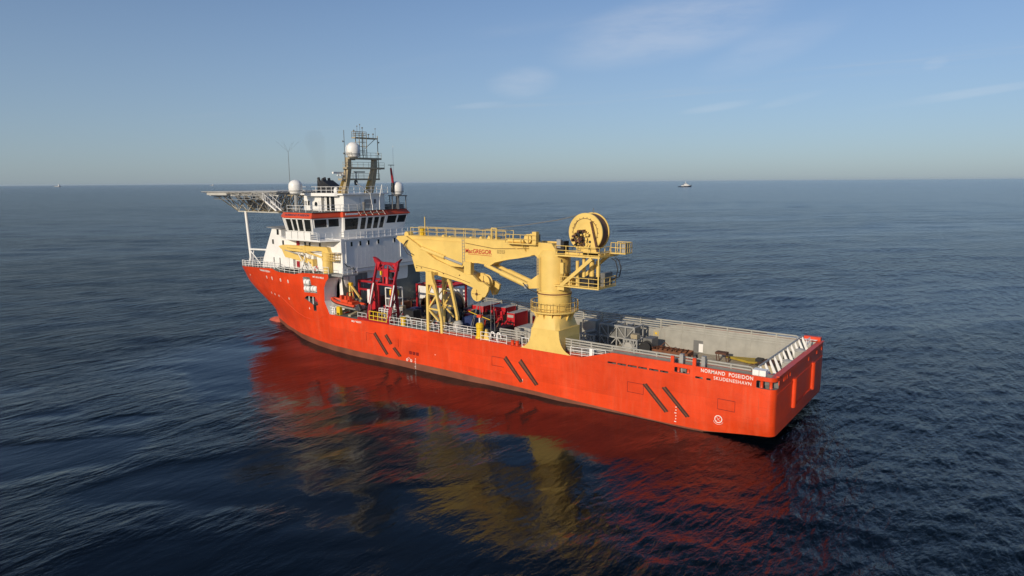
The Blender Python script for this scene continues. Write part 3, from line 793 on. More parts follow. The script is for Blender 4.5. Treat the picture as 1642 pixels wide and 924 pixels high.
# handrail along the outer deck edge
hr = MB()
hr.rail([(61.1, 9.8, 5.78), (59.2, 9.8, 5.78)], 1.05, (0.05, 0.5, 1.0), 0.9, 0.032)
hr.build('handrail', CLEAN, ship)
MB().rail([(54.2, 9.8, 5.78), (47.0, 9.8, 5.78)], 1.1, (0.12, 0.56, 1.0), 0.9, 0.032).build('handrail', CLEAN, ship)
MB().rail([(46.4, 9.8, 5.78), (44.6, 9.8, 5.78)], 1.1, (0.12, 0.56, 1.0), 0.9, 0.032).build('handrail', CLEAN, ship)
MB().rail([(44.0, 9.8, 5.78), (38.8, 9.8, 5.78)], 1.1, (0.12, 0.56, 1.0), 1.3, 0.032).build('handrail', CLEAN, ship)
MB().rail([(37.2, 9.8, 5.78), (33.0, 9.8, 5.78)], 1.1, (0.12, 0.56, 1.0), 1.4, 0.04).build('handrail', CLEAN, ship)
MB().rail([(53.5, 8.4, 5.8), (38.5, 8.4, 5.8)], 1.1, (0.4, 0.7, 1.0), 2.2, 0.032).build('handrail', CLEAN, ship)
MB().rail([(30.6, 9.8, 5.78), (29.6, 9.8, 5.78)], 1.2, (0.1, 1.0), 0.9, 0.05).build('handrail', CLEAN, ship)
MB().rail([(23.6, 9.75, 5.78), (18.9, 9.75, 5.95)], 1.0, (0.15, 0.6, 1.0), 1.5, 0.035).build('handrail', CLEAN, ship)
MB().box(20.6, 21.0, 9.66, 9.8, 5.8, 6.95).build('gate_box', CLEAN, ship)
# ------------------------------------------------------------------ deckhouse
dh = MB()
# main block with a rounded lower port and starboard after corner
def rounded_plan(x0, x1, y, r, n=6):
    pts = []
    for sx in (1, -1):
        for k in range(n+1):
            t = R(90*k/n) if sx > 0 else R(90-90*k/n)
            # after corners at x0
            cx, cy = x0+r, (y-r)*sx
            pts.append((cx-r*math.sin(t), cy+sx*r*math.cos(t)))
    pts += [(x1, -y), (x1, y)]
    return pts
dh.prism(rounded_plan(67.25, 77.0, 7.40, 0.7), 5.8, 12.0, 'z')
deckhouse = dh.build('deckhouse', WHITE, ship, smooth=30)
MB().prism([(66.5, 7.8), (66.5, -7.8), (82.3, -7.8), (82.3, 7.8)], 12.0, 17.28, 'z').build('upper_block', WHITE, deckhouse)
# slanting forward block
MB().prism([(82.3, 11.5), (88.4, 11.5), (87.8, 13.2), (84.9, 18.35), (82.3, 18.35)], -7.6, 7.6).build('front_block', WHITE, deckhouse)
MB().prism([(82.0, 18.36), (85.9, 18.60), (85.9, 18.70), (82.0, 18.5)], -7.9, 7.9).build('front_roof', GREYM, deckhouse)
# long dark window/door bays on the side are real recessed boxes
def side_window(x, z, w, h, parent=deckhouse, y=7.81, name='window', mat=GLASS):
    f = MB().box(x-w/2-.07, x+w/2+.07, y-0.02, y+0.03, z-h/2-.07, z+h/2+.07).build(name, CLEAN, parent)
    MB().box(x-w/2, x+w/2, y+0.03, y+0.045, z-h/2, z+h/2).build('pane', mat, f)
    return f
for x in (81.55, 75.6, 74.4, 71.8): side_window(x, 16.2, 0.45, 0.75)
side_window(68.15, 15.85, .8, .95); side_window(66.95, 16.1, .4, .6)
side_window(83.2, 17.9, .6, .95, y=7.61); side_window(84.7, 16.2, .45, .8, y=7.61)
MB().box(77.1, 77.9, 7.8, 7.85, 15.6, 17.0).build('fire_locker', RED, deckhouse)
MB().box(77.3, 78.0, 7.8, 7.95, 12.2, 13.3).build('fire_locker', RED, deckhouse)
MB().box(78.4, 79.4, 7.8, 8.3, 12.05, 13.9).build('deck_locker', CLEAN, deckhouse)
for x, z in ((81.0, 12.9), (83.3, 12.6), (85.0, 12.6), (76.0, 13.6), (73.2, 13.4)):
    MB().box(x-.42, x+.42, 7.78, 7.84, z-1.0, z+1.0).build('side_door', GREYM if x < 77 else WHITE, deckhouse)
for x in (80.2, 79.0, 77.0, 75.0, 70.8):             # deck-edge frames and pipes that break up the side
    MB().bar((x, 7.86, 12.0), (x, 7.86, 15.4), 0.12).build('stanchion', CLEAN, deckhouse)
MB().box(66.6, 82.0, 7.8, 8.5, 15.15, 15.25).build('side_gallery', WHITE, deckhouse)
MB().box(72, 82.2, 7.8, 8.9, 12.0, 12.06).build('side_deck', DECKG, deckhouse)
# block under the bridge wing
MB().box(66.42, 69.9, 7.4, 8.0, 15.3, 17.4).build('wing_support', WHITE, deckhouse)
# after wall: row of small windows, seam, big door, vents, protruding fins
for y in (5.9, 4.12, 2.4, 0.3, -3.3):
    f = MB().box(66.46, 66.5, y-.26, y+.26, 16.1, 16.95).build('window', CLEAN, deckhouse)
    MB().box(66.445, 66.46, y-.19, y+.19, 16.17, 16.88).build('pane', GLASS, f)
for y in (4.6, 1.4): MB().box(66.40, 66.52, 7.0 if y > 4 else -4.7, 7.12 if y > 4 else -4.58, 13.6, 17.0).build('fin', CLEAN, deckhouse)
MB().bar((66.47, 7.6, 12.55), (66.47, -7.7, 12.55), 0.08, 0.06).build('deck_seam', GREYM, deckhouse)
MB().bar((67.22, 6.1, 5.9), (67.22, 6.1, 11.9), 0.06, 0.06).build('deck_seam', GREYD, deckhouse)
MB().box(67.18, 67.3, 2.3, 4.8, 8.0, 11.6).build('hangar_door', GREYD, deckhouse)
MB().box(67.14, 67.18, 3.2, 3.3, 8.0, 11.6).build('door_rail', GREYM, deckhouse)
f = MB().box(67.2, 67.3, 6.2, 6.5, 9.5, 10.2).build('window', GREYD, deckhouse)
mb = MB()
for k in range(18):
    y = 7.2-k*0.82; mb.box(66.494, 66.52, y-.03, y+.03, 12.7, 15.9)
mb.build('wall_rib', WHITE, deckhouse)
# black hydraulic hose on the after wall
pts = [(66.3, 7.6, 13.6), (66.1, 7.2, 13.1), (66.3, 6.6, 13.0), (66.2, 6.2, 12.6), (66.3, 5.9, 12.9), (66.2, 5.6, 12.2), (66.3, 5.2, 12.0)]
MB().path(pts, 0.07, 5).build('hose', BLACK, deckhouse)
# crane ledge between hull and deckhouse
MB().prism([(64.9, 11.75), (70.2, 11.75), (70.2, 12.02), (64.9, 12.02)], 6.2, 9.3).build('crane_ledge', GREYM, deckhouse)
MB().rail([(64.95, 9.2, 12.02), (64.95, 6.3, 12.02)], 1.05, (.5, 1), 1.0, .03).build('handrail', CLEAN, deckhouse)
# forecastle rail (port, starboard) following the hull edge
def edge(xs, dy=0.12, sgn=1):
    out = []
    for x in xs:
        z = float(np.interp(x, FX, FZ)); out.append((x, sgn*max(0.05, hull_y(x, z-.05)-dy), z))
    return out
for sg in (1, -1):
    MB().rail(edge([82.6, 85, 87.5, 90, 92.5, 94.5, 96.5, 98.2, 99.8, 101.2, 102.4, 103.3, 103.9], .12, sg), 1.15, (.33, .66, 1.0), 1.3, .05).build('bow_rail', CLEAN, ship)
    MB().rail(edge([75.3, 78, 81.0, 82.4], .12, sg), 1.15, (.33, .66, 1.0), 1.3, .04).build('bow_rail', CLEAN, ship)
    MB().rail(edge([67.5, 70, 72.5, 75.0], .15, sg), 1.1, (.5, 1.0), 1.2, .035).build('bow_rail', CLEAN, ship)
for x, y in ((100.5, 2.4), (98.5, 3.6), (96.4, 4.9), (101.5, 1.0), (94.5, 5.6)):
    MB().bar((x, y, 10.6), (x-.3, y-.1, 13.2), 0.12).build('flagstaff', CLEAN, ship)
MB().box(89, 93.5, -2.5, 2.5, 11.3, 12.6).build('mooring_winch', RED, ship)

# ------------------------------------------------------------------ bridge deck and wheelhouse
bdk = MB().prism([(68.1, 10.7), (76.8, 10.7), (82.2, 7.9), (82.2, -7.9), (76.8, -10.7), (68.1, -10.7), (66.4, -7.8), (66.4, 7.8)], 17.1, 17.3, 'z').build('bridge_deck', WHITE, ship)
# white panelled bulwark round the port wing
xs = [76.7, 75.1, 73.5, 71.9, 70.3, 68.7]
for ip, (a, b) in enumerate(zip(xs[:-1], xs[1:])):
    if ip == 4:
        MB().rail([(a, 10.63, 17.3), (b, 10.63, 17.3)], 1.15, (.05, .28, .5, .75, 1.0), 1.6, .04).build('handrail', CLEAN, bdk); continue
    MB().box(b+.03, a-.03, 10.6, 10.66, 17.3, 18.42).build('bulwark_panel', CLEAN, bdk)
    MB().box(b-.03, b+.03, 10.62, 10.7, 17.3, 18.5).build('bulwark_post', GREYM, bdk)
MB().rail([(68.3, 10.6, 17.3), (68.3, 8.1, 17.3)], 1.15, (.5, 1), 1.2, .035).build('handrail', CLEAN, bdk)
MB().rail([(66.5, 8.0, 17.3), (66.5, 4.8, 17.3)], 1.2, (.33, .66, 1), 1.6, .04).build('handrail', CLEAN, bdk)
MB().rail([(66.5, 4.0, 17.3), (66.5, -7.8, 17.3)], 1.15, (.5, 1), 1.3, .035).build('handrail', CLEAN, bdk)
MB().box(66.5, 66.56, 3.2, -3.6, 17.3, 18.3).build('bulwark_panel', CLEAN, bdk)
# wheelhouse: plan at the window head, leaning outwards
head = [(80.2, 8.6), (77.2, 10.35), (70.2, 10.35), (69.9, 5.02), (69.4, 4.9), (69.4, 1.45), (69.55, -4.75), (69.9, -4.9), (70.2, -10.35), (77.2, -10.35), (80.2, -8.6), (82, -4), (82, 4)]
def offset(poly, d):
    n = len(poly); out = []
    for i in range(n):
        p, q, r = Vector(poly[i-1]), Vector(poly[i]), Vector(poly[(i+1) % n])
        e1, e2 = (q-p).normalized(), (r-q).normalized()
        n1, n2 = Vector((-e1.y, e1.x)), Vector((-e2.y, e2.x))
        b = (n1+n2)
        b = b/max(0.35, b.dot(n1)); out.append((q.x+b.x*d, q.y+b.y*d))
    return out
area = sum(head[i-1][0]*head[i][1]-head[i][0]*head[i-1][1] for i in range(len(head)))
sgn = 1 if area > 0 else -1                          # offset inwards for positive d
sill = offset(head, 0.55*sgn); foot = offset(head, 0.85*sgn)
def loft(polys, zs, name, mat, parent, cap=True):
    mb = MB(); n = len(polys[0]); v = []
    for p, z in zip(polys, zs): v += [(x, y, z) for x, y in p]
    f = []
    for i in range(len(polys)-1):
        for k in range(n): f.append((i*n+k, i*n+(k+1) % n, (i+1)*n+(k+1) % n, (i+1)*n+k))
    if cap: f += [tuple(range(n)), tuple(range((len(polys)-1)*n, len(polys)*n))]
    mb._add(v, f); return mb.build(name, mat, parent)
wheel = loft([foot, sill, head], [17.3, 18.3, 20.64], 'wheelhouse', WHITE, ship)
# glazing per facade: (edge index, [(t0, t1), ...], z0, z1)
def facade(i, bays, z0, z1, j=None):
    j = (i+1) % len(head) if j is None else j
    def pt(t, z):
        s = (z-18.3)/(20.64-18.3)
        a = Vector(sill[i])*(1-s)+Vector(head[i])*s; b = Vector(sill[j])*(1-s)+Vector(head[j])*s
        p = a*(1-t)+b*t
        e = (b-a).normalized(); nrm = Vector((-e.y, e.x))*(-sgn)
        return Vector((p.x, p.y, z)), Vector((nrm.x, nrm.y, 0))
    for t0, t1 in bays:
        mb = MB()
        q = [pt(t0, z0), pt(t1, z0), pt(t1, z1), pt(t0, z1)]
        vs = [p+n*0.005 for p, n in q]+[p+n*0.03 for p, n in q]
        mb._add(vs, [(0,1,2,3),(4,5,6,7),(0,1,5,4),(1,2,6,5),(2,3,7,6),(3,0,4,7)])
        w = mb.build('window_pane', GLASS, wheel)
        fr = MB()
        for (a, n1), (b, n2) in zip(q, q[1:]+q[:1]): fr.bar(a+n1*0.05, b+n2*0.05, 0.10, 0.10)
        fr.build('window_frame', CLEAN, w)
facade(0, [(.06, .5), (.54, .96)], 18.5, 20.45)
facade(1, [(.03, .24), (.27, .44), (.47, .67), (.71, .96)], 18.5, 20.48)
facade(2, [(.05, .50), (.54, .93)], 19.1, 20.45)
facade(4, [(.05, .94)], 18.45, 20.42)
facade(5, [(.04, .24), (.28, .48), (.52, .72), (.76, .94)], 18.4, 20.42)
facade(7, [(.06, .50), (.54, .95)], 19.08, 20.45)
facade(8, [(.05, .3), (.35, .6), (.65, .95)], 18.5, 20.48)
for i in (9, 10, 11, 12): facade(i, [(.04, .48), (.52, .96)], 18.5, 20.45)
hbot, htop = offset(head, -0.22*sgn), offset(head, 0.22*sgn)
fas = loft([hbot, offset(head, -0.24*sgn), htop], [20.60, 20.72, 21.46], 'fascia', FASCIA, wheel)
loft([offset(head, 0.05*sgn), offset(head, 0.05*sgn)], [21.47, 21.50], 'compass_deck', DECKG, wheel)
# pale stripe, dark worn lettering band and white seams on the fascia
MB().bar((69.28, 4.5, 21.05), (69.28, 1.9, 21.05), 0.06, 0.28).build('fascia_stripe', CLEAN, fas)
lettering('NORMAND POSEIDON', 77.0, 70.8, 20.92, 21.24, NAVY, fas, yfun=lambda x, z: 10.57-(z-20.72)*0.59, off=0.03, bold=0.03)
for y in (1.4, 0.2, -1.2, -2.6, -4.0):
    MB().bar((69.16, y, 20.70), (69.60, y+.25, 21.46), 0.06).build('fascia_seam', CLEAN, fas)
for y in (0.75, -0.5, -1.9, -3.3):
    MB().bar((69.30, y+.45, 21.08), (69.32, y-.45, 21.08), 0.05, 0.24).build('fascia_panel', TAN, fas)
# railings on the compass deck
ring = offset(head, 0.5*sgn)
MB().rail([(x, y, 21.5) for x, y in (ring[1], ring[2], ring[3], ring[5], ring[7], ring[8], ring[9])], 1.05, (.5, 1.0), 1.6, .03).build('handrail', CLEAN, wheel)
# ------------------------------------------------------------------ upper house
uh = MB().prism([(70.3, 3.9), (70.3, -4.9), (80.6, -4.9), (80.6, 3.9)], 21.5, 24.1, 'z').build('upper_house', WHITE, ship)
roof = MB().prism([(69.9, 4.4), (69.9, -5.6), (71.5, -6.6), (80.9, -6.6), (80.9, 4.4)], 24.1, 24.32, 'z').build('house_roof', WHITE, uh)
MB().prism([(71.2, 4.4), (79.2, 4.4), (78.9, 4.75), (71.5, 4.75)], 23.92, 24.42, 'z').build('roof_coaming', CLEAN, roof)
for x, w in ((75.5, .62), (74.2, .5), (73.1, .5)):
    MB().box(x-w, x+w*.75, 3.88, 3.93, 21.55, 23.85).build('side_bay', GREYD if x > 75 else GLASS, uh)
for x in (74.9, 73.65): MB().box(x-.1, x+.1, 3.9, 4.0, 21.5, 23.9).build('bay_pillar', CLEAN, uh)
for x in (80.15, 79.3): side_window(x, 22.7, .5, .75, uh, 3.91)
w_ = MB().lathe((77.4, 3.9, 22.55), [(0.0, .04), (.38, .04), (.38, 0)], 16, 'y').build('round_window', GLASS, uh)
MB().box(70.24, 70.3, -1.9, -0.4, 21.9, 23.3).build('vent_louvre', GREYM, uh)
MB().box(70.26, 70.3, 0.5, 0.56, 21.6, 23.6).build('cable_duct', GREYM, uh)
MB().box(70.2, 70.3, -2.9, -2.5, 22.6, 23.3).build('junction_box', GREYD, uh)
for p, q in (((69.7, -1.2, 24.4), (70.1, -1.9, 22.4)), ((69.7, -3.9, 25.7), (69.9, -3.4, 23.3)), ((69.9, 1.4, 26.0), (69.9, -1.2, 24.4)), ((69.9, -3.4, 23.3), (69.9, -3.4, 21.5)), ((70.0, -1.9, 22.4), (70.0, -1.9, 21.5))):
    MB().tube(p, q, .07, 6).build('stay', CLEAN, uh)
MB().rail([(80.7, 4.3, 24.32), (70.1, 4.3, 24.32), (70.1, -5.5, 24.32)], 1.1, (.5, 1.0), 1.3, .035).build('handrail', CLEAN, roof)
MB().tube((68.6, 1.2, 21.5), (68.6, 1.2, 22.9), .22, 12).build('searchlight_post', GREYD, ship)
MB().lathe((68.6, 1.2, 22.75), [(0, .22), (.26, .2), (.3, -.05), (.2, -.25), (0, -.3)], 12).build('searchlight', GREYD, ship, smooth=True)
MB().lathe((73.2, 3.0, 24.3), [(.38, 0), (.4, .5), (.36, .8), (.22, 1.0), (0, 1.05)], 16).build('small_dome', CLEAN, ship, smooth=True)
# funnel: black sloped casing with cluster of exhaust pipes
fun = MB().prism([(78.6, 24.32), (74.4, 24.32), (74.4, 25.3), (75.4, 25.6), (77.1, 26.5), (78.5, 26.5)], 0.4, 2.6).build('funnel', BLACK, ship)
for k, (x, y) in enumerate(((78.6, .7), (78.2, 1.3), (78.7, 1.9), (78.0, 2.4), (77.6, .6), (77.5, 1.6), (77.2, 2.2))):
    MB().tube((x, y, 25.9), (x+.35, y, 26.75+.1*(k % 3)), .24, 10).build('exhaust_pipe', BLACK, fun, smooth=True)
# ------------------------------------------------------------------ mast
legs = []
def leg(y):
    s = 1 if y > 0 else -1
    yy = [y+.35*s, y-.35*s]
    mb = MB()
    pr = [(72.6, 71.0, 24.32), (71.6, 70.3, 26.3), (70.7, 69.8, 28.4), (70.5, 69.8, 29.9)]
    v = []
    for xa, xb, z in pr:
        for x in (xa, xb):
            for y_ in yy: v.append((x, y_, z))
    f = []
    for i in range(3):
        b = i*4
        for q in ((0,1,5,4),(1,3,7,5),(3,2,6,7),(2,0,4,6)): f.append(tuple(b+k for k in q))
    f += [(0,1,3,2),(12,13,15,14)]
    mb._add(v, f); return mb
mast = leg(2.75).build('mast', TAN, ship)
leg(-2.75).build('mast_leg', TAN, mast)
for y in (2.75, -2.75):                               # cream painted lower flanks of the legs
    MB().bar((72.0, y+.36, 24.4), (70.95, y+.36, 26.4), 1.05, .04).build('leg_flank', YELLOW, mast)
for z, x, y0, y1, d in ((26.6, 71.0, 3.9, -4.2, .28), (28.4, 70.3, 3.4, -4.7, .3), (29.95, 70.1, 3.0, -3.9, .3)):
    MB().box(x-.55, x+.45, y1, y0, z-d/2, z+d/2).build('crosstree', TAN, mast)
    MB().rail([(x-.5, y1, z+.15), (x-.5, y0, z+.15), (x+.4, y0, z+.15)], .8, (.5, 1.0), 1.2, .025).build('mast_rail', TAN, mast)
# radar scanners
r_ = MB().box(70.6, 71.6, 2.0, 4.0, 27.2, 27.35).build('radar_stand', CLEAN, mast)
MB().prism([(71.25, 27.5), (70.95, 27.5), (70.9, 27.8), (71.3, 27.8)], 1.7, 5.2).build('radar_scanner', CLEAN, r_)
MB().tube((71.1, 3.3, 27.3), (71.1, 3.3, 27.6), .3, 12).build('radar_motor', CLEAN, r_)
r2_ = MB().tube((70.9, .6, 26.7), (70.9, .6, 27.7), .12, 8).build('radar_stand', CLEAN, mast)
MB().box(70.75, 71.05, -1.2, 1.1, 27.7, 27.9).build('radar_scanner', GREYM, r2_)
MB().lathe((71, .6, 26.1), [(0, .4), (.28, .3), (.32, 0), (.25, -.4), (0, -.5)], 12).build('horn', GREYD, mast, smooth=True)
# lattice topmast
lt = MB()
for x in (69.6, 70.5):
    for y in (.75, -.75): lt.bar((x, y, 30), (x, y, 34.0), .09)
for z in np.arange(30.5, 34, .7):
    lt.bar((69.6, .75, z), (69.6, -.75, z), .05); lt.bar((70.5, .75, z), (70.5, -.75, z), .05)
    lt.bar((69.6, .75, z), (70.5, .75, z), .05); lt.bar((69.6, -.75, z), (70.5, -.75, z), .05)
    lt.bar((69.6, .2, z), (69.6, .2, min(34, z+.7)), .05); lt.bar((69.6, -.25, z), (69.6, -.25, min(34, z+.7)), .05)
lt.bar((70, -.75, 31.6), (70, -3.0, 33.2), .07)
lt.build('topmast', TAN, mast)
MB().box(69.6, 70.5, -3.2, 1.6, 33.15, 33.35).build('topmast_yard', TAN, mast)
MB().rail([(69.6, 1.5, 33.3), (69.6, -.8, 33.3), (70.5, -.8, 33.3), (70.5, 1.5, 33.3)], .95, (.4, .7, 1.0), .7, .03, closed=True).build('mast_rail', TAN, mast)
for y, z0, z1, r in ((1.5, 33.3, 34.4, .08), (.8, 34, 35.1, .05), (.2, 34, 35.4, .05), (-.3, 34, 34.9, .08), (-1.6, 33.3, 33.9, .1), (-2.6, 33.3, 34.0, .09), (-3.1, 33.3, 34.9, .05)):
    MB().tube((70, y, z0), (70, y, z1), r*.5, 6).build('aerial', GREYD, mast)
    MB().lathe((70, y, z1), [(0, -.12), (r*1.6, -.08), (r*1.6, .08), (0, .12)], 8).build('lamp', GREYD, mast)
for y, z0, z1 in ((3.2, 26.6, 34.4), (-3.9, 26.7, 33.8)):
    q = MB().tube((70.4, y, z0), (70.4, y, z1), .05 if y > 0 else .07, 6)
    for z, w in ((z0+1.6, .35), (z0+4.1, .22), (z0+6.0, .3)): q.bar((70.4, y-.1, z), (70.4, y+w*(1 if y > 0 else -1), z), .05); q.box(70.32, 70.48, y+w*(.7 if y > 0 else -1.1), y+w*(1.1 if y > 0 else -.7), z-.12, z+.14)
    q.build('aerial_pole', GREYD if y > 0 else TAN, mast)
# satellite domes
def dome(x, y, z, r, mat=CLEAN, base=1.0, name='satellite_dome', parent=ship, col=GREYM):
    pr = [(r*.45, -r*1.04), (r*.80, -r*.86), (r*.95, -r*.5), (r, -.05*r), (r*.985, r*.25)]+[(r*.985*math.cos(t), r*.25+r*.86*math.sin(t)) for t in np.linspace(.18, math.pi/2, 9)]
    d = MB().lathe((x, y, z), pr, 24).build(name, mat, parent, smooth=True)
    MB().lathe((x, y, z), [(r*1.012, -.52*r), (r*1.012, -.44*r)], 24).build('dome_joint', GREYM, d, smooth=True)
    MB().tube((x, y, z-r*1.04-base), (x, y, z-r*1.04), r*.28, 12).build('dome_stand', col, d)
    return d
dome(70.3, 1.55, 31.25, 1.18, base=.35)
dome(78.5, 7.0, 25.35, 1.12, base=2.7)
dome(70.2, -7.9, 25.0, 1.12, base=2.4)
MB().rail([(69.0, -9.1, 23.7), (69.0, -6.8, 23.7)], .0, (.0,), .5, .03).build('dome_grating', GREYD, ship)
mb = MB()
for x, y in ((69.2, -8.9), (69.2, -7.0), (71.2, -8.9), (71.2, -7.0)): mb.bar((x, y, 21.5), (x, y, 23.8), .12)
mb.box(69.0, 71.4, -9.1, -6.8, 23.7, 23.85); mb.build('dome_frame', GREYD, ship)
# spotlight crane post in red and whip aerials
MB().tube((70, -6.45, 21.5), (70, -6.45, 25.4), .1, 8).build('jib_post', GREYD, ship)
MB().tube((70, -6.75, 25.8), (70, -6.35, 28.5), .23, 10, .17).build('folded_jib', RED, ship, smooth=True)
MB().tube((70, -6.55, 24.4), (70, -6.7, 26.0), .28, 10).build('jib_sleeve', BLACK, ship)
MB().box(69.8, 70.2, -7.0, -5.9, 28.95, 29.05).build('wind_vane', GREYD, ship)
MB().tube((70, -6.4, 28.4), (70, -6.4, 29.0), .05, 6).build('vane_rod', GREYD, ship)
MB().tube((70, -6.9, 25), (70, -7.0, 32.3), .025, 5).build('whip_aerial', CLEAN, ship)
q = MB().tube((81.2, 6.1, 21.5), (81.2, 6.1, 31.2), .055, 6, .03)
for a in range(6): q.tube((81.2, 6.1, 31.2), (81.2+1.8*math.cos(a*1.05), 6.1+1.8*math.sin(a*1.05), 32.9), .009, 4)
q.build('whip_aerial', GREYD, ship)
for x, y in ((74, 5.6), (72.5, 6.0), (71, -5.5), (72, 7.5), (75.5, 7.4)):
    MB().tube((x, y, 21.5), (x, y, 23.2), .06, 6).build('vent_pipe', CLEAN, ship)
MB().box(70.4, 72.0, -9.5, -6.2, 21.5, 22.3).build('deck_locker', GREYD, ship)

# ------------------------------------------------------------------ helideck forward of the bridge
HX, HY, HR, HZ = 97.7, 0.0, 9.2, 24.66
octo = [(HX+HR/math.cos(R(22.5))*math.cos(R(22.5+45*k)), HY+HR/math.cos(R(22.5))*math.sin(R(22.5+45*k))) for k in range(8)]
heli = MB().prism(octo, HZ-.22, HZ, 'z').build('helideck', LIGHTG, ship)
for k in range(14):
    y = -9.8+k*1.5
    hw = min(HR, HR+HR*math.tan(R(22.5))-abs(y)) if abs(y) > HR*math.tan(R(22.5)) else HR
    MB().bar((HX-hw+.1, y, HZ-.42), (HX+hw-.1, y, HZ-.42), .14, .4).build('deck_girder', LIGHTG, heli)
ringb = [(HX+(x-HX)*.965, y*.965) for x, y in octo]
eg = MB()
for i in range(8):
    a, b = ringb[i], ringb[(i+1) % 8]
    eg.bar((a[0], a[1], HZ-.5), (b[0], b[1], HZ-.5), .16, .55)
eg.build('edge_girder', LIGHTG, heli)
net = MB()
octn = [(HX+(x-HX)*1.11, y*1.11) for x, y in octo]
for i in range(8):
    a, b, c, d = octo[i], octo[(i+1) % 8], octn[(i+1) % 8], octn[i]
    for t in np.linspace(0, 1, 8):
        p = (a[0]*(1-t)+b[0]*t, a[1]*(1-t)+b[1]*t, HZ-.25); q = (d[0]*(1-t)+c[0]*t, d[1]*(1-t)+c[1]*t, HZ-.02)
        net.bar(p, q, .06)
    net.bar((d[0], d[1], HZ-.02), (c[0], c[1], HZ-.02), .07)
    for t in (.35, .7): net.bar((a[0]+(d[0]-a[0])*t, a[1]+(d[1]-a[1])*t, HZ-.15), (b[0]+(c[0]-b[0])*t, b[1]+(c[1]-b[1])*t, HZ-.15), .04)
net.build('safety_net', LIGHTG, heli)
for y in (4.5, 1.5, -1.5, -4.5):
    t_ = MB()
    t_.bar((87.0, y, 20.95), (99.6, y, 20.95), .2); t_.bar((86.8, y, HZ-.75), (HX+7.6, y, HZ-.75), .2)
    xs_ = [87.0, 90.2, 93.4, 96.5, 99.6]
    for a, b in zip(xs_[:-1], xs_[1:]):
        t_.bar((a, y, HZ-.75), (b, y, 20.95), .13); t_.bar((b, y, 20.95), (b, y, HZ-.75), .09)
    t_.bar((99.6, y, 20.95), (104.6, y, HZ-.7), .18); t_.bar((99.6, y, 20.95), (102.6, y, HZ-.7), .12)
    t_.bar((96.5, y, 20.95), (100.6, y, HZ-.7), .12)
    t_.build('truss', LIGHTG if abs(y) > 4 else TAN, heli)
t_ = MB()
for x in (87.0, 90.2, 93.4, 96.5, 99.6):
    t_.bar((x, 4.5, 20.95), (x, -4.5, 20.95), .16)
    for a, b in ((4.5, 1.5), (1.5, -1.5), (-1.5, -4.5)):
        t_.bar((x, a, 20.95), (x, (a+b)/2, HZ-.7), .1); t_.bar((x, (a+b)/2, HZ-.7), (x, b, 20.95), .1)
    t_.bar((x, 4.5, 20.95), (x+.6, 8.4, HZ-.7), .13); t_.bar((x, -4.5, 20.95), (x+.6, -8.4, HZ-.7), .13)
t_.build('cross_truss', TAN, heli)
for k in range(9):
    x = 88.5+k*1.2; MB().tube((x, 2.5, 21.4), (x+.3, 3.4, 22.6+.4*(k % 3)), .22, 8).build('deck_light', GREYM, heli)
wk = MB()
wk.rail([(89, 8.6, 23.3), (100.5, 8.6, 23.3), (104.0, 5.2, 23.3)], .8, (0, .5, 1), 1.8, .045)
wk.rail([(88.5, 5.8, 23.4), (88.5, -3, 23.4)], 1.0, (0, .5, 1), 1.2, .05)
wk.box(87.6, 89.0, 2.0, 6.2, 23.3, 23.42); wk.box(87.2, 90.4, 6.3, 6.8, 23.2, 23.9)
wk.rail([(87.6, 6.2, 23.4), (90.2, 7.5, 23.4)], 1.0, (0, .5, 1), .9, .06)
wk.build('walkway', GREYM, heli)
mb = MB()
for y in (6.9, 5.9):
    mb.bar((88.0, y, 23.3), (84.3, y, 21.4), .1, .25); mb.bar((88.0, y, 24.4), (84.3, y, 22.5), .06)
    for k in range(6): mb.bar((88-k*.72, y, 23.3-k*.37), (88-k*.72, y, 24.4-k*.37), .05)
for k in range(9): mb.box(84.4+k*.42, 84.7+k*.42, 5.9, 6.9, 21.45+k*.215, 21.5+k*.215)
mb.build('stair', CLEAN, heli)
for y in (4.5, -4.5):
    MB().tube((97.3, y, 21.0), (96.4, y, 10.9), .26, 12).build('support_pillar', CLEAN, heli, smooth=True)
    MB().tube((96.7, y, 14.0), (87.0, y, 14.3), .17, 8).build('pillar_brace', CLEAN, heli)
    MB().tube((96.4, y, 13.6), (93.4, y, 11.3), .1, 8).build('pillar_brace', CLEAN, heli)
    MB().tube((91.6, y, 14.1), (91.3, y, 11.4), .14, 8).build('pillar_brace', CLEAN, heli)
# ------------------------------------------------------------------ the big yellow crane
CX, CY = 27.4, 7.4
crane = thing('offshore_crane', 'big cream-yellow knuckle boom crane with large rope drum on the port deck edge', 'crane', (CX, CY, 5.78))
def circ(r, z, n=32): return [(CX+r*math.cos(2*math.pi*k/n), CY+r*math.sin(2*math.pi*k/n), z) for k in range(n)]
# pedestal: square foot flush with the hull side, faceted up into the round column
foot_half = [(5.76, 3.65), (6.05, 3.05), (6.35, 2.65), (6.8, 2.33), (7.45, 2.08), (8.5, 1.96)]
mb = MB(); v = []
for z, hx in foot_half:
    cx = 27.05
    v += [(cx-hx, 10.03, z), (cx+hx, 10.03, z), (cx+min(hx, 2.2), 9.4, z), (cx+2.1, 5.4, z), (cx-2.05, 5.4, z), (cx-min(hx, 2.1), 9.4, z)]
f = []
for i in range(len(foot_half)-1):
    for k in range(6): f.append((i*6+k, i*6+(k+1) % 6, i*6+6+(k+1) % 6, i*6+6+k))
f += [tuple(range(6)), tuple(range(30, 36))]
mb._add(v, f)
ped = mb.build('pedestal', YELLOW, crane)
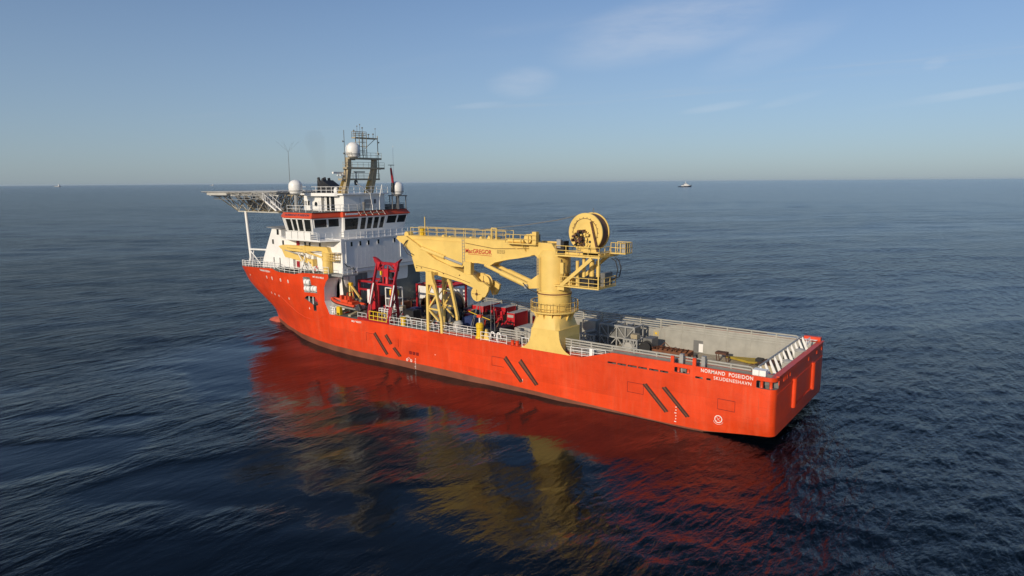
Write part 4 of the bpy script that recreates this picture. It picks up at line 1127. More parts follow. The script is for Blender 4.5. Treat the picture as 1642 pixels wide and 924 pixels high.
# transition block: octagon (square with chamfers) to circle
n = 32; v = []
sq = []
for k in range(n):
    t = 2*math.pi*k/n; c, s = math.cos(t), math.sin(t)
    k_ = 1/max(abs(c)/2.02, abs(s)/2.45)
    sq.append((27.2+c*k_, 7.6+s*k_))
v += [(x, min(y, 10.03), 8.45) for x, y in sq]
v += [(x*.45+(CX+2.0*math.cos(2*math.pi*k/n))*.55, min(10.03, y*.45+(CY+2.0*math.sin(2*math.pi*k/n))*.55), 9.6) for k, (x, y) in enumerate(sq)]
v += circ(2.0, 10.4)
mb = MB(); mb._add(v, [(i*n+k, i*n+(k+1) % n, i*n+n+(k+1) % n, i*n+n+k) for i in range(2) for k in range(n)])
mb.build('pedestal_neck', YELLOW, ped, smooth=20)
for k in range(14):                                   # gusset brackets under the walkway
    t = 2*math.pi*(k+.5)/14; c, s = math.cos(t), math.sin(t)
    MB()._add([(CX+c*r_-s*w_, CY+s*r_+c*w_, z_) for w_ in (-.03, .03) for r_, z_ in ((1.95, 8.9), (2.0, 8.9), (2.65, 10.38), (1.95, 10.38))],
              [(0,1,2,3), (7,6,5,4), (0,1,5,4), (1,2,6,5), (2,3,7,6), (3,0,4,7)]).build('gusset', YELLOW, ped)
mb = MB()
for x, z in ((28.5, 7.6), (26.6, 7.5), (28.4, 6.0), (26.9, 5.98), (25.6, 6.0)): mb.box(x-.04, x+.04, 10.03, 10.07, z-.13, z+.13)
mb.build('pad_eye', YELLOW, ped)
ringp = MB().lathe((CX, CY, 0), [(1.9, 10.38), (2.95, 10.38), (2.95, 10.55), (1.9, 10.52)], 40).build('ring_walkway', YELLOW, crane)
pts = [(CX+2.9*math.cos(t), CY+2.9*math.sin(t), 10.5) for t in np.linspace(0, 2*math.pi, 25)[:-1]]
MB().rail(pts, 1.15, (.45, 1.0), 2, .04, closed=True).build('walkway_rail', YELLOW, ringp)
col = MB().lathe((CX, CY, 0), [(2.03, 10.4), (2.03, 12.35), (2.12, 12.4), (2.12, 12.55), (2.05, 12.58), (2.05, 12.68), (2.12, 12.7), (2.12, 12.82), (1.98, 12.9), (1.98, 17.2), (1.55, 17.9), (0, 17.9)], 48).build('column', YELLOW, crane, smooth=30)
MB().lathe((CX, CY, 0), [(2.125, 12.54), (2.125, 12.70)], 48).build('slew_bearing', RUST, col, smooth=True)
MB().prism([(28.6, 16.6), (29.45, 17.2), (30.2, 17.1), (30.3, 18.75), (27.0, 18.75), (26.0, 17.4), (26.0, 16.8)], 6.2, 6.5).build('heel_lug', YELLOW, col)
MB().prism([(28.6, 16.6), (29.45, 17.2), (30.2, 17.1), (30.3, 18.75), (27.0, 18.75), (26.0, 17.4), (26.0, 16.8)], 8.35, 8.7).build('heel_lug', YELLOW, col)
MB().box(27.5, 28.9, 6.5, 8.35, 17.3, 18.6).build('heel_block', YELLOW, col)
for y in (6.6, 8.2):
    MB().prism([(28.9, 13.1), (30.6, 12.9), (31.2, 13.2), (30.9, 13.6), (29.3, 14.7), (28.9, 14.7)], y-.14, y+.14).build('cylinder_lug', YELLOW, col)
MB().tube((30.9, 6.3, 13.2), (30.9, 8.6, 13.2), .28, 12).build('lug_pin', GREYM, col)
MB().box(24.9, 25.35, 8.9, 9.35, 15.3, 16.6).build('column_cabinet', YELLOW, col)
mb = MB()
for z, p in ((16.6, (9.0, 16.0)),): pass
mb.path([(25.7, 8.55, 16.9), (25.55, 8.6, 15.8), (25.4, 8.5, 15.2), (25.6, 8.5, 14.4), (25.7, 8.4, 13.9)], .045, 5); mb.build('hose', BLACK, col)
MB().box(29.3, 29.9, 5.2, 6.2, 14.2, 17.0).build('operator_ladder_cage', GREYM, col)
# boom
bp = [(29.6, 18.72), (32.25, 18.78), (41.4, 18.68), (51.5, 18.66), (53.2, 18.55), (53.9, 18.2), (53.2, 17.7), (51.6, 17.0), (49.4, 16.4), (47.0, 15.7), (43.0, 14.9), (41.4, 14.9), (40.7, 15.55), (38.7, 15.64), (37.75, 15.55), (36.85, 15.35), (35.9, 15.9), (33.8, 16.4), (32.2, 16.65), (29.8, 17.15)]
boom = MB().prism(bp, 6.5, 8.3).build('boom', YELLOW, crane)
mb = MB()                                            # welded flange along the lower edge, joints
for a, b in zip(bp[7:], bp[8:]+[]): mb.bar((a[0], 7.4, a[1]-.03), (b[0], 7.4, b[1]-.03), 1.96, .07)
mb.bar((32.2, 7.4, 18.79), (51.5, 7.4, 18.67), 1.96, .07)
mb.build('boom_flange', YELLOW, boom)
mb = MB()                                            # cable ladder up the side
mb.bar((41.0, 8.34, 15.4), (41.05, 8.34, 18.7), .05, .05); mb.bar((41.35, 8.34, 15.4), (41.4, 8.34, 18.7), .05, .05)
for z in np.arange(15.6, 18.7, .4): mb.bar((41.0, 8.34, z), (41.38, 8.34, z), .05)
mb.build('side_ladder', GREYM, boom)
lettering('MacGREGOR', 40.85, 36.42, 16.80, 17.38, mat_paint('logo_red', (0.50, 0.035, 0.02), 0.5, 0.1, 3.0, bump=0), boom, yfun=lambda x, z: 8.3, bold=0.022)
MB().bar((40.4, 8.31, 16.68), (36.42, 8.31, 16.62), .015, .06).build('logo_underline', bpy.data.materials['logo_red'], boom)
lettering('SWL 250T 100T 50T', 35.55, 34.3, 17.34, 17.46, BROWN, boom, yfun=lambda x, z: 8.3)
lettering('RAD  12M  24M  34M', 35.55, 34.3, 17.18, 17.30, BROWN, boom, yfun=lambda x, z: 8.3)
lettering('MAIN AUX  HOIST', 35.55, 34.3, 17.02, 17.14, BROWN, boom, yfun=lambda x, z: 8.3)
mb = MB()
for y in (6.6, 8.2):
    mb.rail([(51.0, y, 18.68), (34.2, y, 18.76)], 1.12, (1.0,), 1.75, .035)
    mb.rail([(51.0, y, 18.68), (34.2, y, 18.76)], .6, (1.0,), 40, .025)
mb.build('boom_rail', YELLOW, boom)
MB().bar((49.0, 7.4, 18.7), (49.0, 7.4, 21.3), .1).build('aerial_post', YELLOW, boom)
MB().box(49.1, 49.6, 7.2, 7.8, 18.7, 19.7).build('boom_light_box', SAFETY, boom)
MB().tube((52.2, 6.9, 18.75), (52.2, 7.9, 18.75), .42, 16).build('tip_sheave', YELLOW, boom, smooth=True)
mb = MB()
for x, h in ((45.2, .25), (44.0, .15), (38.6, .3), (37.2, .5), (36.0, .3), (40.3, .2)): mb.prism([(x-.35, 18.7), (x+.35, 18.7), (x, 18.75+h)], 7.2, 7.9)
mb.build('rope_guide', YELLOW, boom)
mb = MB(); mb.bar((36.5, 8.2, 18.7), (36.5, 8.2, 20.2), .14); mb.bar((35.7, 8.2, 18.7), (35.7, 8.2, 20.2), .14); mb.bar((36.5, 8.2, 20.2), (35.7, 8.2, 20.2), .12)
mb.build('rope_gate', YELLOW, boom)
# winch deck beside the boom heel
MB().box(28.9, 33.5, 8.3, 9.3, 18.45, 18.58).build('side_platform', YELLOW, boom)
mb = MB(); mb.rail([(33.5, 8.35, 18.58), (33.5, 9.25, 18.58), (28.9, 9.25, 18.58)], 1.05, (.5, 1), 1.1, .035); mb.bar((33.3, 9.2, 18.45), (32.0, 8.3, 17.6), .08); mb.bar((31.0, 9.2, 18.45), (31.0, 8.3, 17.5), .08)
mb.build('platform_rail', YELLOW, boom)
MB().tube((33.3, 8.8, 18.85), (30.9, 8.8, 18.85), .26, 12).build('hydraulic_tank', YELLOW, boom, smooth=True)
MB().lathe((30.2, 8.3, 19.2), [(0, 0), (.55, 0), (.55, .1), (.35, .12), (.35, .7), (.55, .72), (.55, .8), (0, .8)], 18, 'y').build('tugger_winch', YELLOW, boom, smooth=True)
MB().box(28.95, 29.55, 8.5, 9.1, 18.6, 20.05).build('control_cabinet', YELLOW, boom)
MB().box(29.75, 30.4, 7.0, 8.0, 18.8, 19.6).build('valve_block', GREYD, boom)
# luffing cylinders
for y in (6.6, 8.2):
    c1 = MB().tube((30.8, y, 13.25), (35.0, y, 14.55), .36, 16).build('luffing_cylinder', YELLOW, crane, smooth=True)
    MB().tube((35.0, y, 14.55), (37.6, y, 15.4), .25, 14).build('piston_rod', YELLOW, c1, smooth=True)
# knuckle jib folded underneath
jp = [(53.3, 18.55), (51.8, 17.15), (50.7, 16.5), (49.7, 13.7), (48.0, 13.85), (47.7, 13.6), (46.2, 13.55), (41.2, 12.85), (40.4, 12.62), (38.3, 12.0), (37.9, 11.15), (37.3, 11.25), (36.75, 12.1), (36.65, 12.65), (37.6, 13.15), (38.4, 13.2), (39.4, 13.98), (40.4, 14.0), (41.2, 14.25), (45.9, 15.62), (48.4, 16.95), (49.3, 17.5), (51.5, 18.6)]
jib = MB().prism(jp, 8.34, 8.72).prism(jp, 6.08, 6.46).build('jib', YELLOW, crane)
MB().prism([(49.6, 13.9), (46.2, 13.65), (41.2, 12.95), (39.5, 12.6), (40.2, 13.9), (41.2, 14.15), (45.9, 15.5), (48.2, 16.6), (50.2, 16.0)], 6.46, 8.34).build('jib_web', YELLOW, jib)
jc = MB().tube((48.6, 8.5, 17.0), (44.5, 8.35, 15.95), .30, 14).build('jib_cylinder', YELLOW, jib, smooth=True)
MB().tube((44.5, 8.35, 15.95), (41.4, 8.3, 15.2), .18, 12).build('piston_rod', GREYM, jc, smooth=True)
MB().prism([(40.95, 14.0), (39.8, 14.0), (39.75, 15.65), (40.9, 15.65)], 7.9, 8.6).build('rest_strut', YELLOW, jib)
for x, z, y0 in ((38.35, 13.0, 6.95), (39.35, 11.35, 7.2)):
    s_ = MB().lathe((x, y0, z), [(0, 0), (.98, 0), (.98, .12), (.86, .16), (.86, .55), (.98, .6), (.98, .72), (0, .72)], 28, 'y').build('sheave', YELLOW, jib, smooth=30)
    q = MB()
    for a in range(4): q.bar((x, y0+.74, z), (x+.85*math.cos(a*1.57), y0+.74, z+.85*math.sin(a*1.57)), .06, .03)
    q.lathe((x, y0+.7, z), [(.2, 0), (.2, .1), (0, .1)], 12, 'y'); q.build('sheave_hub', BROWN, jib)
mb = MB()
for x in (49.5, 48.6, 44.5, 41.6): mb.lathe((x, 8.72, 14.3 if x > 48 else 13.8), [(.09, 0), (.09, .05), (0, .05)], 8, 'y')
mb.build('jib_pin', BROWN, jib)
# pipe runs and hoses along the steelwork
MB().path([(30.4, 8.36, 17.9), (36.0, 8.36, 17.6), (40.8, 8.36, 18.1)], .035, 5).build('pipe_run', BROWN, boom)
MB().path([(41.6, 8.36, 18.2), (47.5, 8.36, 18.25), (51.2, 8.36, 18.1)], .03, 5).build('pipe_run', YELLOW, boom)
MB().path([(51.3, 8.78, 18.0), (51.9, 8.95, 17.2), (51.2, 8.9, 16.2), (50.3, 8.78, 15.8)], .05, 6).build('knuckle_hose', BLACK, jib)
MB().path([(51.0, 8.78, 18.1), (51.5, 9.0, 17.4), (50.8, 8.95, 16.4), (49.9, 8.78, 16.0)], .05, 6).build('knuckle_hose', BLACK, jib)
MB().path([(49.6, 8.75, 14.6), (46.0, 8.75, 14.2), (41.6, 8.75, 13.3), (39.8, 8.75, 12.9)], .03, 5).build('pipe_run', BROWN, jib)
MB().path([(31.3, 8.6, 13.6), (30.4, 8.9, 13.0), (29.3, 8.6, 12.6), (28.6, 9.35, 12.9)], .05, 6).build('cylinder_hose', BLACK, col)
q = MB()
for x_ in (28.15, 28.55): q.bar((x_, CY+2.06, 12.9), (x_, CY+2.06, 17.1), .05)
for z_ in np.arange(13.1, 17.1, .35): q.bar((28.15, CY+2.06, z_), (28.55, CY+2.06, z_), .04)
q.build('column_ladder', YELLOW, col)
# hook ropes down to the deck
mb = MB(); mb.tube((38.9, 7.5, 10.6), (38.6, 7.5, 6.6), .03, 5); mb.tube((37.3, 7.5, 11.3), (37.3, 7.6, 5.9), .025, 5); mb.tube((36.9, 7.5, 12), (36.6, 7.6, 6), .02, 5)
for dx_, dy_ in ((2.2, -1.2), (1.6, -2.2), (0.9, -1.8), (1.9, -.3)): mb.tube((39.3, 7.55, 10.5), (39.3+dx_, 7.55+dy_, 6.3), .03, 5)
mb.build('hook_ropes', GREYM, jib)
# machinery platforms behind the column
lp = MB().box(20.1, 26.2, 5.3, 9.45, 13.78, 13.93).build('lower_platform', YELLOW, crane)
MB().rail([(25.3, 9.4, 13.93), (20.15, 9.4, 13.93), (20.15, 5.35, 13.93), (24.5, 5.35, 13.93)], 1.05, (.12, .5, 1.0), 1.3, .04).build('platform_rail', YELLOW, lp)
MB().bar((25.2, 9.3, 13.9), (21.1, 9.3, 17.3), .28, .4).build('platform_brace', YELLOW, lp)
MB().bar((25.2, 5.5, 13.9), (21.1, 5.5, 17.3), .28, .4).build('platform_brace', YELLOW, lp)
MB().box(24.9, 25.9, 8.6, 9.2, 13.3, 13.8).build('platform_lug', YELLOW, lp)
for x0, x1, y0, y1, z1, m_, nm in ((21.0, 22.9, 6.2, 8.9, 15.0, BLACK, 'power_pack'), (20.3, 20.9, 5.8, 7.6, 15.5, GREYD, 'motor_box'), (23.1, 23.5, 8.6, 9.0, 16.9, YELLOW, 'strut_post'), (23.9, 24.4, 8.4, 9.1, 14.8, YELLOW, 'valve_box'),
                                  (22.4, 22.8, 8.3, 8.7, 17.4, YELLOW, 'strut_post'), (21.9, 22.5, 7.0, 7.7, 16.9, YELLOW, 'accumulator'), (21.1, 21.6, 7.0, 7.7, 16.9, YELLOW, 'accumulator'), (24.3, 25.2, 5.6, 7.6, 15.2, GREYD, 'power_pack')):
    if nm in ('accumulator', 'strut_post'): MB().tube(((x0+x1)/2, (y0+y1)/2, 13.9), ((x0+x1)/2, (y0+y1)/2, z1), (x1-x0)/2, 12).build(nm, m_, lp, smooth=True)
    else: MB().box(x0, x1, y0, y1, 13.93, z1).build(nm, m_, lp)
MB().bar((20.15, 9.4, 13.95), (20.15, 9.4, 17.4), .14).build('corner_post', YELLOW, lp)
for y in (5.8, 6.6):
    MB().path([(20.0, y, 17.2), (19.5, y, 16.9), (19.2, y, 16.0), (19.4, y, 15.0), (20.2, y, 14.6)], .06, 6).build('hydraulic_hose', BLACK, lp)
upf = MB().box(20.0, 26.0, 4.9, 9.45, 17.38, 17.55).build('upper_platform', YELLOW, crane)
MB().rail([(26.0, 9.4, 17.55), (20.05, 9.4, 17.55), (20.05, 7.0, 17.55)], 1.05, (.12, .5, 1.0), 1.5, .04).build('platform_rail', YELLOW, upf)
MB().box(18.1, 20.1, 5.2, 6.9, 17.75, 17.88).build('end_grating', YELLOW, upf)
MB().rail([(20.0, 6.85, 17.88), (18.15, 6.85, 17.88), (18.15, 5.25, 17.88), (20.0, 5.25, 17.88)], 1.15, (.5, 1.0), .55, .04).build('platform_rail', YELLOW, upf)
MB().box(18.3, 19.0, 5.5, 6.6, 17.9, 19.0).build('cooler_cage', GREYM, upf)
MB().box(20.3, 25.5, 5.6, 8.8, 17.55, 17.85).build('winch_bed', YELLOW, upf)
MB().box(25.0, 25.9, 8.0, 9.1, 17.55, 19.1).build('motor_box', BLACK, upf)
MB().box(25.4, 25.95, 8.9, 9.2, 18.3, 19.3).build('control_cabinet', GREYM, upf)
drum = MB().lathe((22.45, 0, 20.2), [(0, 8.3), (2.22, 8.3), (2.25, 8.36), (2.25, 8.5), (2.2, 8.55), (.9, 8.58), (0, 8.58)], 48, 'y').build('winch_drum', YELLOW, crane, smooth=30)
MB().lathe((22.45, 0, 20.2), [(1.9, 6.95), (2.12, 6.96), (2.12, 8.3), (1.9, 8.3)], 40, 'y').build('rope_layer', ROPE, drum, smooth=30)
MB().lathe((22.45, 0, 20.2), [(0, 6.8), (2.25, 6.8), (2.25, 6.95), (0, 6.95)], 40, 'y').build('drum_flange', YELLOW, drum, smooth=30)
for rr_ in (1.62, 1.05):
    MB().lathe((22.45, 8.56, 20.2), [(rr_-.03, 0), (rr_-.03, .035), (rr_+.03, .035), (rr_+.03, 0)], 40, 'y').build('flange_ring', BROWN if rr_ > 1.5 else YELLOW, drum)
mb = MB()
for k in range(22):
    t = 2*math.pi*k/22; mb.lathe((22.45+1.72*math.cos(t), 8.56, 20.2+1.72*math.sin(t)), [(.05, 0), (.05, .05), (0, .05)], 6, 'y')
mb.build('drum_bolt', BROWN, drum)
rnd = random.Random(4)
gear = [MB(), MB(), MB()]
for k in range(64):
    a = rnd.random()*6.28; rr = rnd.random()**.6
    x, z = 22.75+rr*1.25*math.cos(a), 19.45+rr*.95*math.sin(a); l = .15+rnd.random()*.6
    g = gear[k % 3]
    if k % 2: g.tube((x, 8.5, z), (x, 8.6+l, z), .07+.12*rnd.random(), 8)
    else: g.box(x-.06-.1*rnd.random(), x+.12, 8.5, 8.6+l*.8, z-.14, z+.06+.14*rnd.random())
for g, m_, nm in zip(gear, (BROWN, YELLOW, BLACK), ('drum_motor', 'drum_valves', 'drum_couplings')):
    o_ = g.build(nm, m_, drum); o_['kind'] = 'stuff'
dm = MB()
for k in range(16):
    x = 21.6+2.2*rnd.random(); z = 18.8+1.8*rnd.random(); dm.tube((x, 8.6, z), (x+.7*rnd.random()-.35, 9.1, z-.8), .045, 6)
o_ = dm.build('drum_hoses', BLACK, drum); o_['kind'] = 'stuff'
MB().prism([(21.9, 21.6), (21.55, 21.6), (20.6, 17.9), (20.5, 17.6), (22.6, 17.6), (22.5, 18.4), (22.2, 19.0)], 8.62, 8.8).build('drum_stand', YELLOW, crane)
MB().bar((21.55, 8.85, 21.5), (20.65, 8.85, 18.1), .07, .22).build('drum_brake_arm', BROWN, drum)
MB().path([(23.9, 8.57, 20.6), (23.55, 8.57, 21.4), (23.45, 8.57, 21.55)], .03, 5).build('drum_pipe', BROWN, drum)
MB().tube((22.3, 7.0, 22.4), (22.3, 7.0, 22.95), .05, 6).build('drum_lamp', GREYD, drum)
# the rope from the drum to the boom gate
MB().path([(22.9, 7.4, 22.35), (27.0, 7.4, 21.45), (31.5, 7.5, 20.75), (36.1, 8.0, 20.2), (42.0, 7.6, 19.6), (51.9, 7.4, 19.15)], .06, 6).build('hoist_rope', GREYD, crane)

# ------------------------------------------------------------------ small yellow crane on the forecastle
kc = thing('deck_crane', 'small yellow knuckle crane folded along the white deckhouse', 'crane', (69.6, 8.3, 11.95))
MB().lathe((69.55, 8.3, 0), [(.78, 11.95), (.78, 13.95), (.84, 14.0), (.84, 14.15), (.72, 14.2), (.72, 15.2), (0, 15.3)], 24).build('pedestal', YELLOW, kc, smooth=30)
MB().prism([(68.75, 14.1), (70.3, 14.1), (70.35, 15.3), (70.0, 16.0), (69.0, 16.05), (68.65, 15.3)], 7.9, 8.7).build('slewing_head', YELLOW, kc)
b_ = MB().prism([(69.4, 16.08), (75.0, 16.0), (80.6, 15.92), (81.8, 15.65), (81.1, 15.2), (79.1, 15.05), (75.0, 14.98), (71.4, 15.42), (70.0, 15.4)], 8.0, 8.6).build('boom', YELLOW, kc)
MB().prism([(75.1, 16.08), (74.6, 16.08), (74.6, 14.9), (75.1, 14.9)], 7.95, 8.66).build('boom_joint', YELLOW, b_)
MB().bar((79.5, 8.62, 15.5), (75.3, 8.62, 15.45), .02, .05).build('boom_stripe', BROWN, b_)
j_ = MB().prism([(81.2, 15.5), (80.7, 15.3), (79.6, 14.95), (74.4, 13.95), (72.9, 13.75), (72.8, 13.1), (73.6, 13.2), (79.2, 13.85), (80.1, 13.85), (80.5, 14.3)], 8.05, 8.55).build('jib', YELLOW, kc)
MB().prism([(73.3, 13.95), (72.75, 13.95), (72.7, 12.75), (73.0, 12.7)], 7.9, 8.7).build('jib_head', YELLOW, j_)
MB().tube((70.6, 8.3, 14.3), (75.2, 8.3, 15.1), .16, 10).build('lift_cylinder', YELLOW, kc, smooth=True)
MB().tube((79.9, 8.7, 15.1), (75.6, 8.7, 14.5), .1, 8).build('jib_cylinder', GREYM, kc, smooth=True)
MB().box(66.9, 68.6, 7.7, 9.0, 14.05, 14.12).rail([(68.6, 9.0, 14.1), (66.9, 9.0, 14.1), (66.9, 7.7, 14.1)], 1.2, (.33, .66, 1.0), .55, .05).build('operator_basket', YELLOW, kc)
mb = MB()
for k in range(16):
    x = 69.1+rnd.random()*.9; z = 14.1+rnd.random()*1.0; mb.tube((x, 8.68, z), (x+.2, 8.85, z-.25), .06, 6)
mb.build('hoses', BROWN, kc)
rs = thing('crane_rest', 'white slanting A-frame rest under the small yellow crane jib', 'crane rest', (74.5, 8.6, 11.7))
mb = MB()
for y in (8.1, 8.9):
    mb.bar((75.6, y, 11.7), (74.2, y, 14.6), .16); mb.bar((72.2, y, 11.7), (73.6, y, 13.6), .16)
    mb.bar((76.2, y, 14.9), (74.0, y, 12.2), .12)
mb.bar((74.9, 8.1, 13.0), (74.9, 8.9, 13.0), .12); mb.build('rest_frame', CLEAN, rs)

# ------------------------------------------------------------------ yellow lattice tower that carries the folded jib
tw = thing('boom_crutch', 'cream-yellow open lattice tower under the folded crane jib', 'boom rest', (45.4, 8.2, 5.78))
for y in (9.75, 6.55):
    k = 1.0
    fr = MB()
    fr.bar((46.55, y, 5.78), (46.5, y, 12.4), .34, .40); fr.bar((44.0, y, 5.78), (44.05, y, 7.6), .34, .40); fr.bar((44.05, y, 7.6), (45.25, y, 12.4), .34, .36)
    fr.build('tower_leg', YELLOW, tw)
    br = MB()
    for z, xr in ((9.0, 44.45), (11.1, 45.0)): br.bar((46.5, y, z), (xr, y, z-.1), .24, .22)
    br.bar((46.4, y, 9.0), (44.9, y, 10.9), .2, .22); br.bar((44.6, y, 7.4), (46.4, y, 8.8), .18, .22); br.bar((46.3, y, 11.2), (45.7, y, 12.4), .16, .2); br.bar((45.1, y, 11.0), (45.6, y, 12.4), .16, .2)
    br.build('tower_brace', YELLOW, tw)
    MB().prism([(46.66, 12.3), (45.1, 12.3), (45.45, 13.2), (45.6, 14.1), (46.6, 14.1)], y-.22, y+.22).build('tower_head', YELLOW, tw)
mb = MB()
for z0, z1 in ((6.6, 9.0), (9.0, 11.2)):
    MB().bar((46.5, 9.6, z0), (46.5, 6.7, z1), .12).build('cross_brace', YELLOW, tw); MB().bar((46.62, 6.7, z0), (46.62, 9.6, z1), .12).build('cross_brace', YELLOW, tw)
MB().box(45.5, 46.55, 6.78, 9.52, 13.55, 13.9).build('saddle', YELLOW, tw)

# ------------------------------------------------------------------ dark red launch A-frame at the port side
lf = thing('launch_gantry', 'tall dark red launch A-frame leaning over the port deck with yellow guard rail', 'launch frame', (57.2, 8.5, 5.8))
MB().box(54.2, 61.0, 8.6, 9.98, 5.80, 6.12).build('base_plate', RED, lf)
for x, s in ((59.4, 1), (55.0, -1)):
    MB().bar((x-.1, 9.35, 6.0), (x, 8.1, 10.8), .34, .42).bar((x, 8.1, 10.8), (x, 6.9, 14.6), .28, .36).build('leg', RED, lf)
    MB().bar((x, 7.2, 5.9), (x, 7.7, 11.2), .28, .34).build('leg', RED, lf)
    MB().bar((x-.5, 9.45, 6.2), (x-.28, 8.3, 10.2), .18).build('strut', RED, lf)
    MB().tube((x-.42, 9.25, 8.2), (x-.15, 8.1, 11.2), .10, 10).build('hydraulic_ram', CLEAN, lf, smooth=True)
    MB().bar((x, 9.2, 6.9), (x, 7.2, 7.2), .16).build('strut', RED, lf)
    MB().bar((x, 9.0, 7.2), (x, 7.5, 9.6), .12).build('strut', RED, lf)
    MB().bar((x, 7.4, 8.0), (x, 8.6, 9.2), .12).build('strut', RED, lf)
    MB().prism([(x-.45*s-.2, 13.1), (x-.45*s+.2, 13.1), (x+.25*s+.3, 14.3), (x+.75*s+.1, 15.0), (x+.2*s-.1, 14.75), (x-.6*s, 14.35)], 6.65, 7.15).build('frame_horn', RED, lf)
    MB().prism([(x-.9*s, 14.3), (x-.2*s, 13.0), (x-.2*s, 14.3)], 7.15, 7.3).build('gusset', CRED, lf)
MB().box(55.2, 59.2, 6.75, 7.1, 13.95, 14.35).build('crossbeam', RED, lf)
MB().box(55.2, 59.2, 6.9, 7.2, 13.0, 13.25).build('crossbeam', RED, lf)
MB().box(55.1, 59.3, 7.3, 7.6, 10.9, 11.15).build('crossbeam', CRED, lf)
for a_, b_ in ((55.4, 56.6), (58.9, 57.8)): MB().bar((a_, 7.05, 13.2), (b_, 7.05, 14.0), .14).build('brace', RED, lf)
MB().bar((59.2, 7.4, 11.2), (57.6, 6.9, 13.1), .16).build('knee_brace', RED, lf)
MB().bar((55.2, 7.4, 11.2), (56.8, 6.9, 13.1), .16).build('knee_brace', RED, lf)
dk = MB().box(56.85, 57.6, 6.9, 7.5, 12.2, 13.4).build('docking_head', CRED, lf)
for x in (56.75, 57.7): MB().bar((x, 7.55, 11.2), (x, 7.4, 13.9), .16).build('docking_arm', CRED, dk)
MB().tube((57.2, 7.2, 11.2), (57.2, 7.2, 12.2), .36, 12, .22).build('docking_bell', CRED, dk, smooth=True)
MB().box(56.0, 56.5, 6.9, 7.4, 12.0, 12.9).build('hose_box', BLACK, dk)
MB().box(58.0, 58.6, 6.9, 7.3, 11.4, 12.1).build('hose_box', BLACK, dk)
MB().box(58.2, 58.5, 7.2, 7.45, 12.4, 13.0).build('lamp_box', SAFETY, lf)
gr = MB()
gr.rail([(58.3, 10.0, 6.05), (54.65, 10.0, 6.05)], 1.3, (.04, .5, 1.0), .93, .06)
gr.build('guard_rail', SAFETY, lf)
# ------------------------------------------------------------------ underwater vehicle hanging in the frame
rv = thing('underwater_vehicle', 'work vehicle with bright yellow float in a pale frame under the red A-frame', 'underwater vehicle', (57.2, 5.8, 5.8))
fr = MB()
for x in (56.4, 58.3):
    for y in (5.0, 6.6): fr.bar((x, y, 7.6), (x, y, 10.4), .14)
for z in (7.6, 8.8, 10.4):
    fr.bar((56.4, 5.0, z), (58.3, 5.0, z), .12); fr.bar((56.4, 6.6, z), (58.3, 6.6, z), .12); fr.bar((56.4, 5, z), (56.4, 6.6, z), .12); fr.bar((58.3, 5, z), (58.3, 6.6, z), .12)
fr.build('frame', CLEAN, rv)
for x in (56.85, 57.75): MB().lathe((x, 5.8, 9.6), [(0, -.55), (.3, -.5), (.42, -.3), (.42, .3), (.3, .5), (0, .55)], 16).build('float', SAFETY, rv, smooth=True)
MB().box(56.6, 58.1, 5.2, 6.5, 7.7, 8.7).build('tool_sled', GREYD, rv)
cg = thing('launch_cage', 'pale tubular cage standing below the yellow-floated vehicle', 'cage', (57.0, 6.6, 5.8))
mb = MB()
mb.rail([(55.6, 5.8, 5.8), (58.6, 5.8, 5.8), (58.6, 7.8, 5.8), (55.6, 7.8, 5.8)], 1.6, (.1, .45, .8, 1.0), .6, .05, closed=True)
mb.build('cage_frame', CLEAN, cg)
MB().box(55.9, 58.2, 6.0, 7.6, 5.9, 6.9).build('cage_core', GREYD, cg)

# ------------------------------------------------------------------ orange rescue boat on its cradle, yellow davit behind
rb = thing('rescue_boat', 'open orange rescue boat with pale hull on the port deck', 'boat', (65.5, 8.2, 6.6))
xs_ = np.linspace(68.7, 62.4, 12); v = []; n = 9
for i, x in enumerate(xs_):
    t = i/11; w = 1.05*min(1, (t*2.6+.04)**.6); kz = 7.0-.35*min(1, t*3); sh = 7.95-.55*t**.6
    for k in range(n):
        a = math.pi*k/(n-1); v.append((x, 8.2+w*math.cos(a), sh-(sh-kz)*math.sin(a)**.7))
f = [(i*n+k, i*n+k+1, i*n+n+k+1, i*n+n+k) for i in range(11) for k in range(n-1)]
f += [tuple(range(11*n, 12*n))]+[(i*n, i*n+n, i*n+2*n-1, i*n+n-1) for i in range(11)]
bh = MB(); bh._add(v, f); bh.build('hull', TARP, rb, smooth=50)
for s in (1, -1):
    pts = [(x, 8.2+s*1.02*min(1, (i/11*2.6+.03)**.6), 7.98-.55*(i/11)**.6) for i, x in enumerate(xs_)]
    MB().path(pts, .24, 10).build('tube_collar', BOATOR, rb, smooth=True)
    MB().path([(x, y+s*.20, z-.16) for x, y, z in pts], .09, 6).build('fender_strip', BLACK, rb)
MB().box(64.6, 66.2, 7.6, 8.8, 7.5, 8.15).build('console', BOATOR, rb)
MB().box(63.4, 64.4, 7.5, 8.9, 7.4, 7.95).build('engine_cover', BOATOR, rb)
for x in (66.5, 65.4, 64.6): MB().box(x-.2, x+.2, 7.9, 8.5, 7.9, 8.7).build('seat', BOATOR, rb)
MB().bar((64.5, 7.6, 7.9), (64.5, 7.6, 9.3), .1).bar((64.5, 8.8, 7.9), (64.5, 8.8, 9.3), .1).bar((64.5, 7.6, 9.3), (64.5, 8.8, 9.3), .1).build('roll_bar', BOATOR, rb)
MB().tube((62.7, 8.2, 7.6), (62.2, 8.2, 6.7), .3, 8).build('outboard', BLACK, rb)
cr = thing('boat_cradle', 'tan ramp beams and white trestles holding the orange rescue boat', 'cradle', (65.5, 8, 5.8))
for x in (66.0, 63.4): MB().prism([(9.5, 5.85), (5.4, 6.7), (5.4, 7.0), (9.5, 6.1)], x-.28, x+.28, 'x').build('ramp', TAN, cr)
mb = MB()
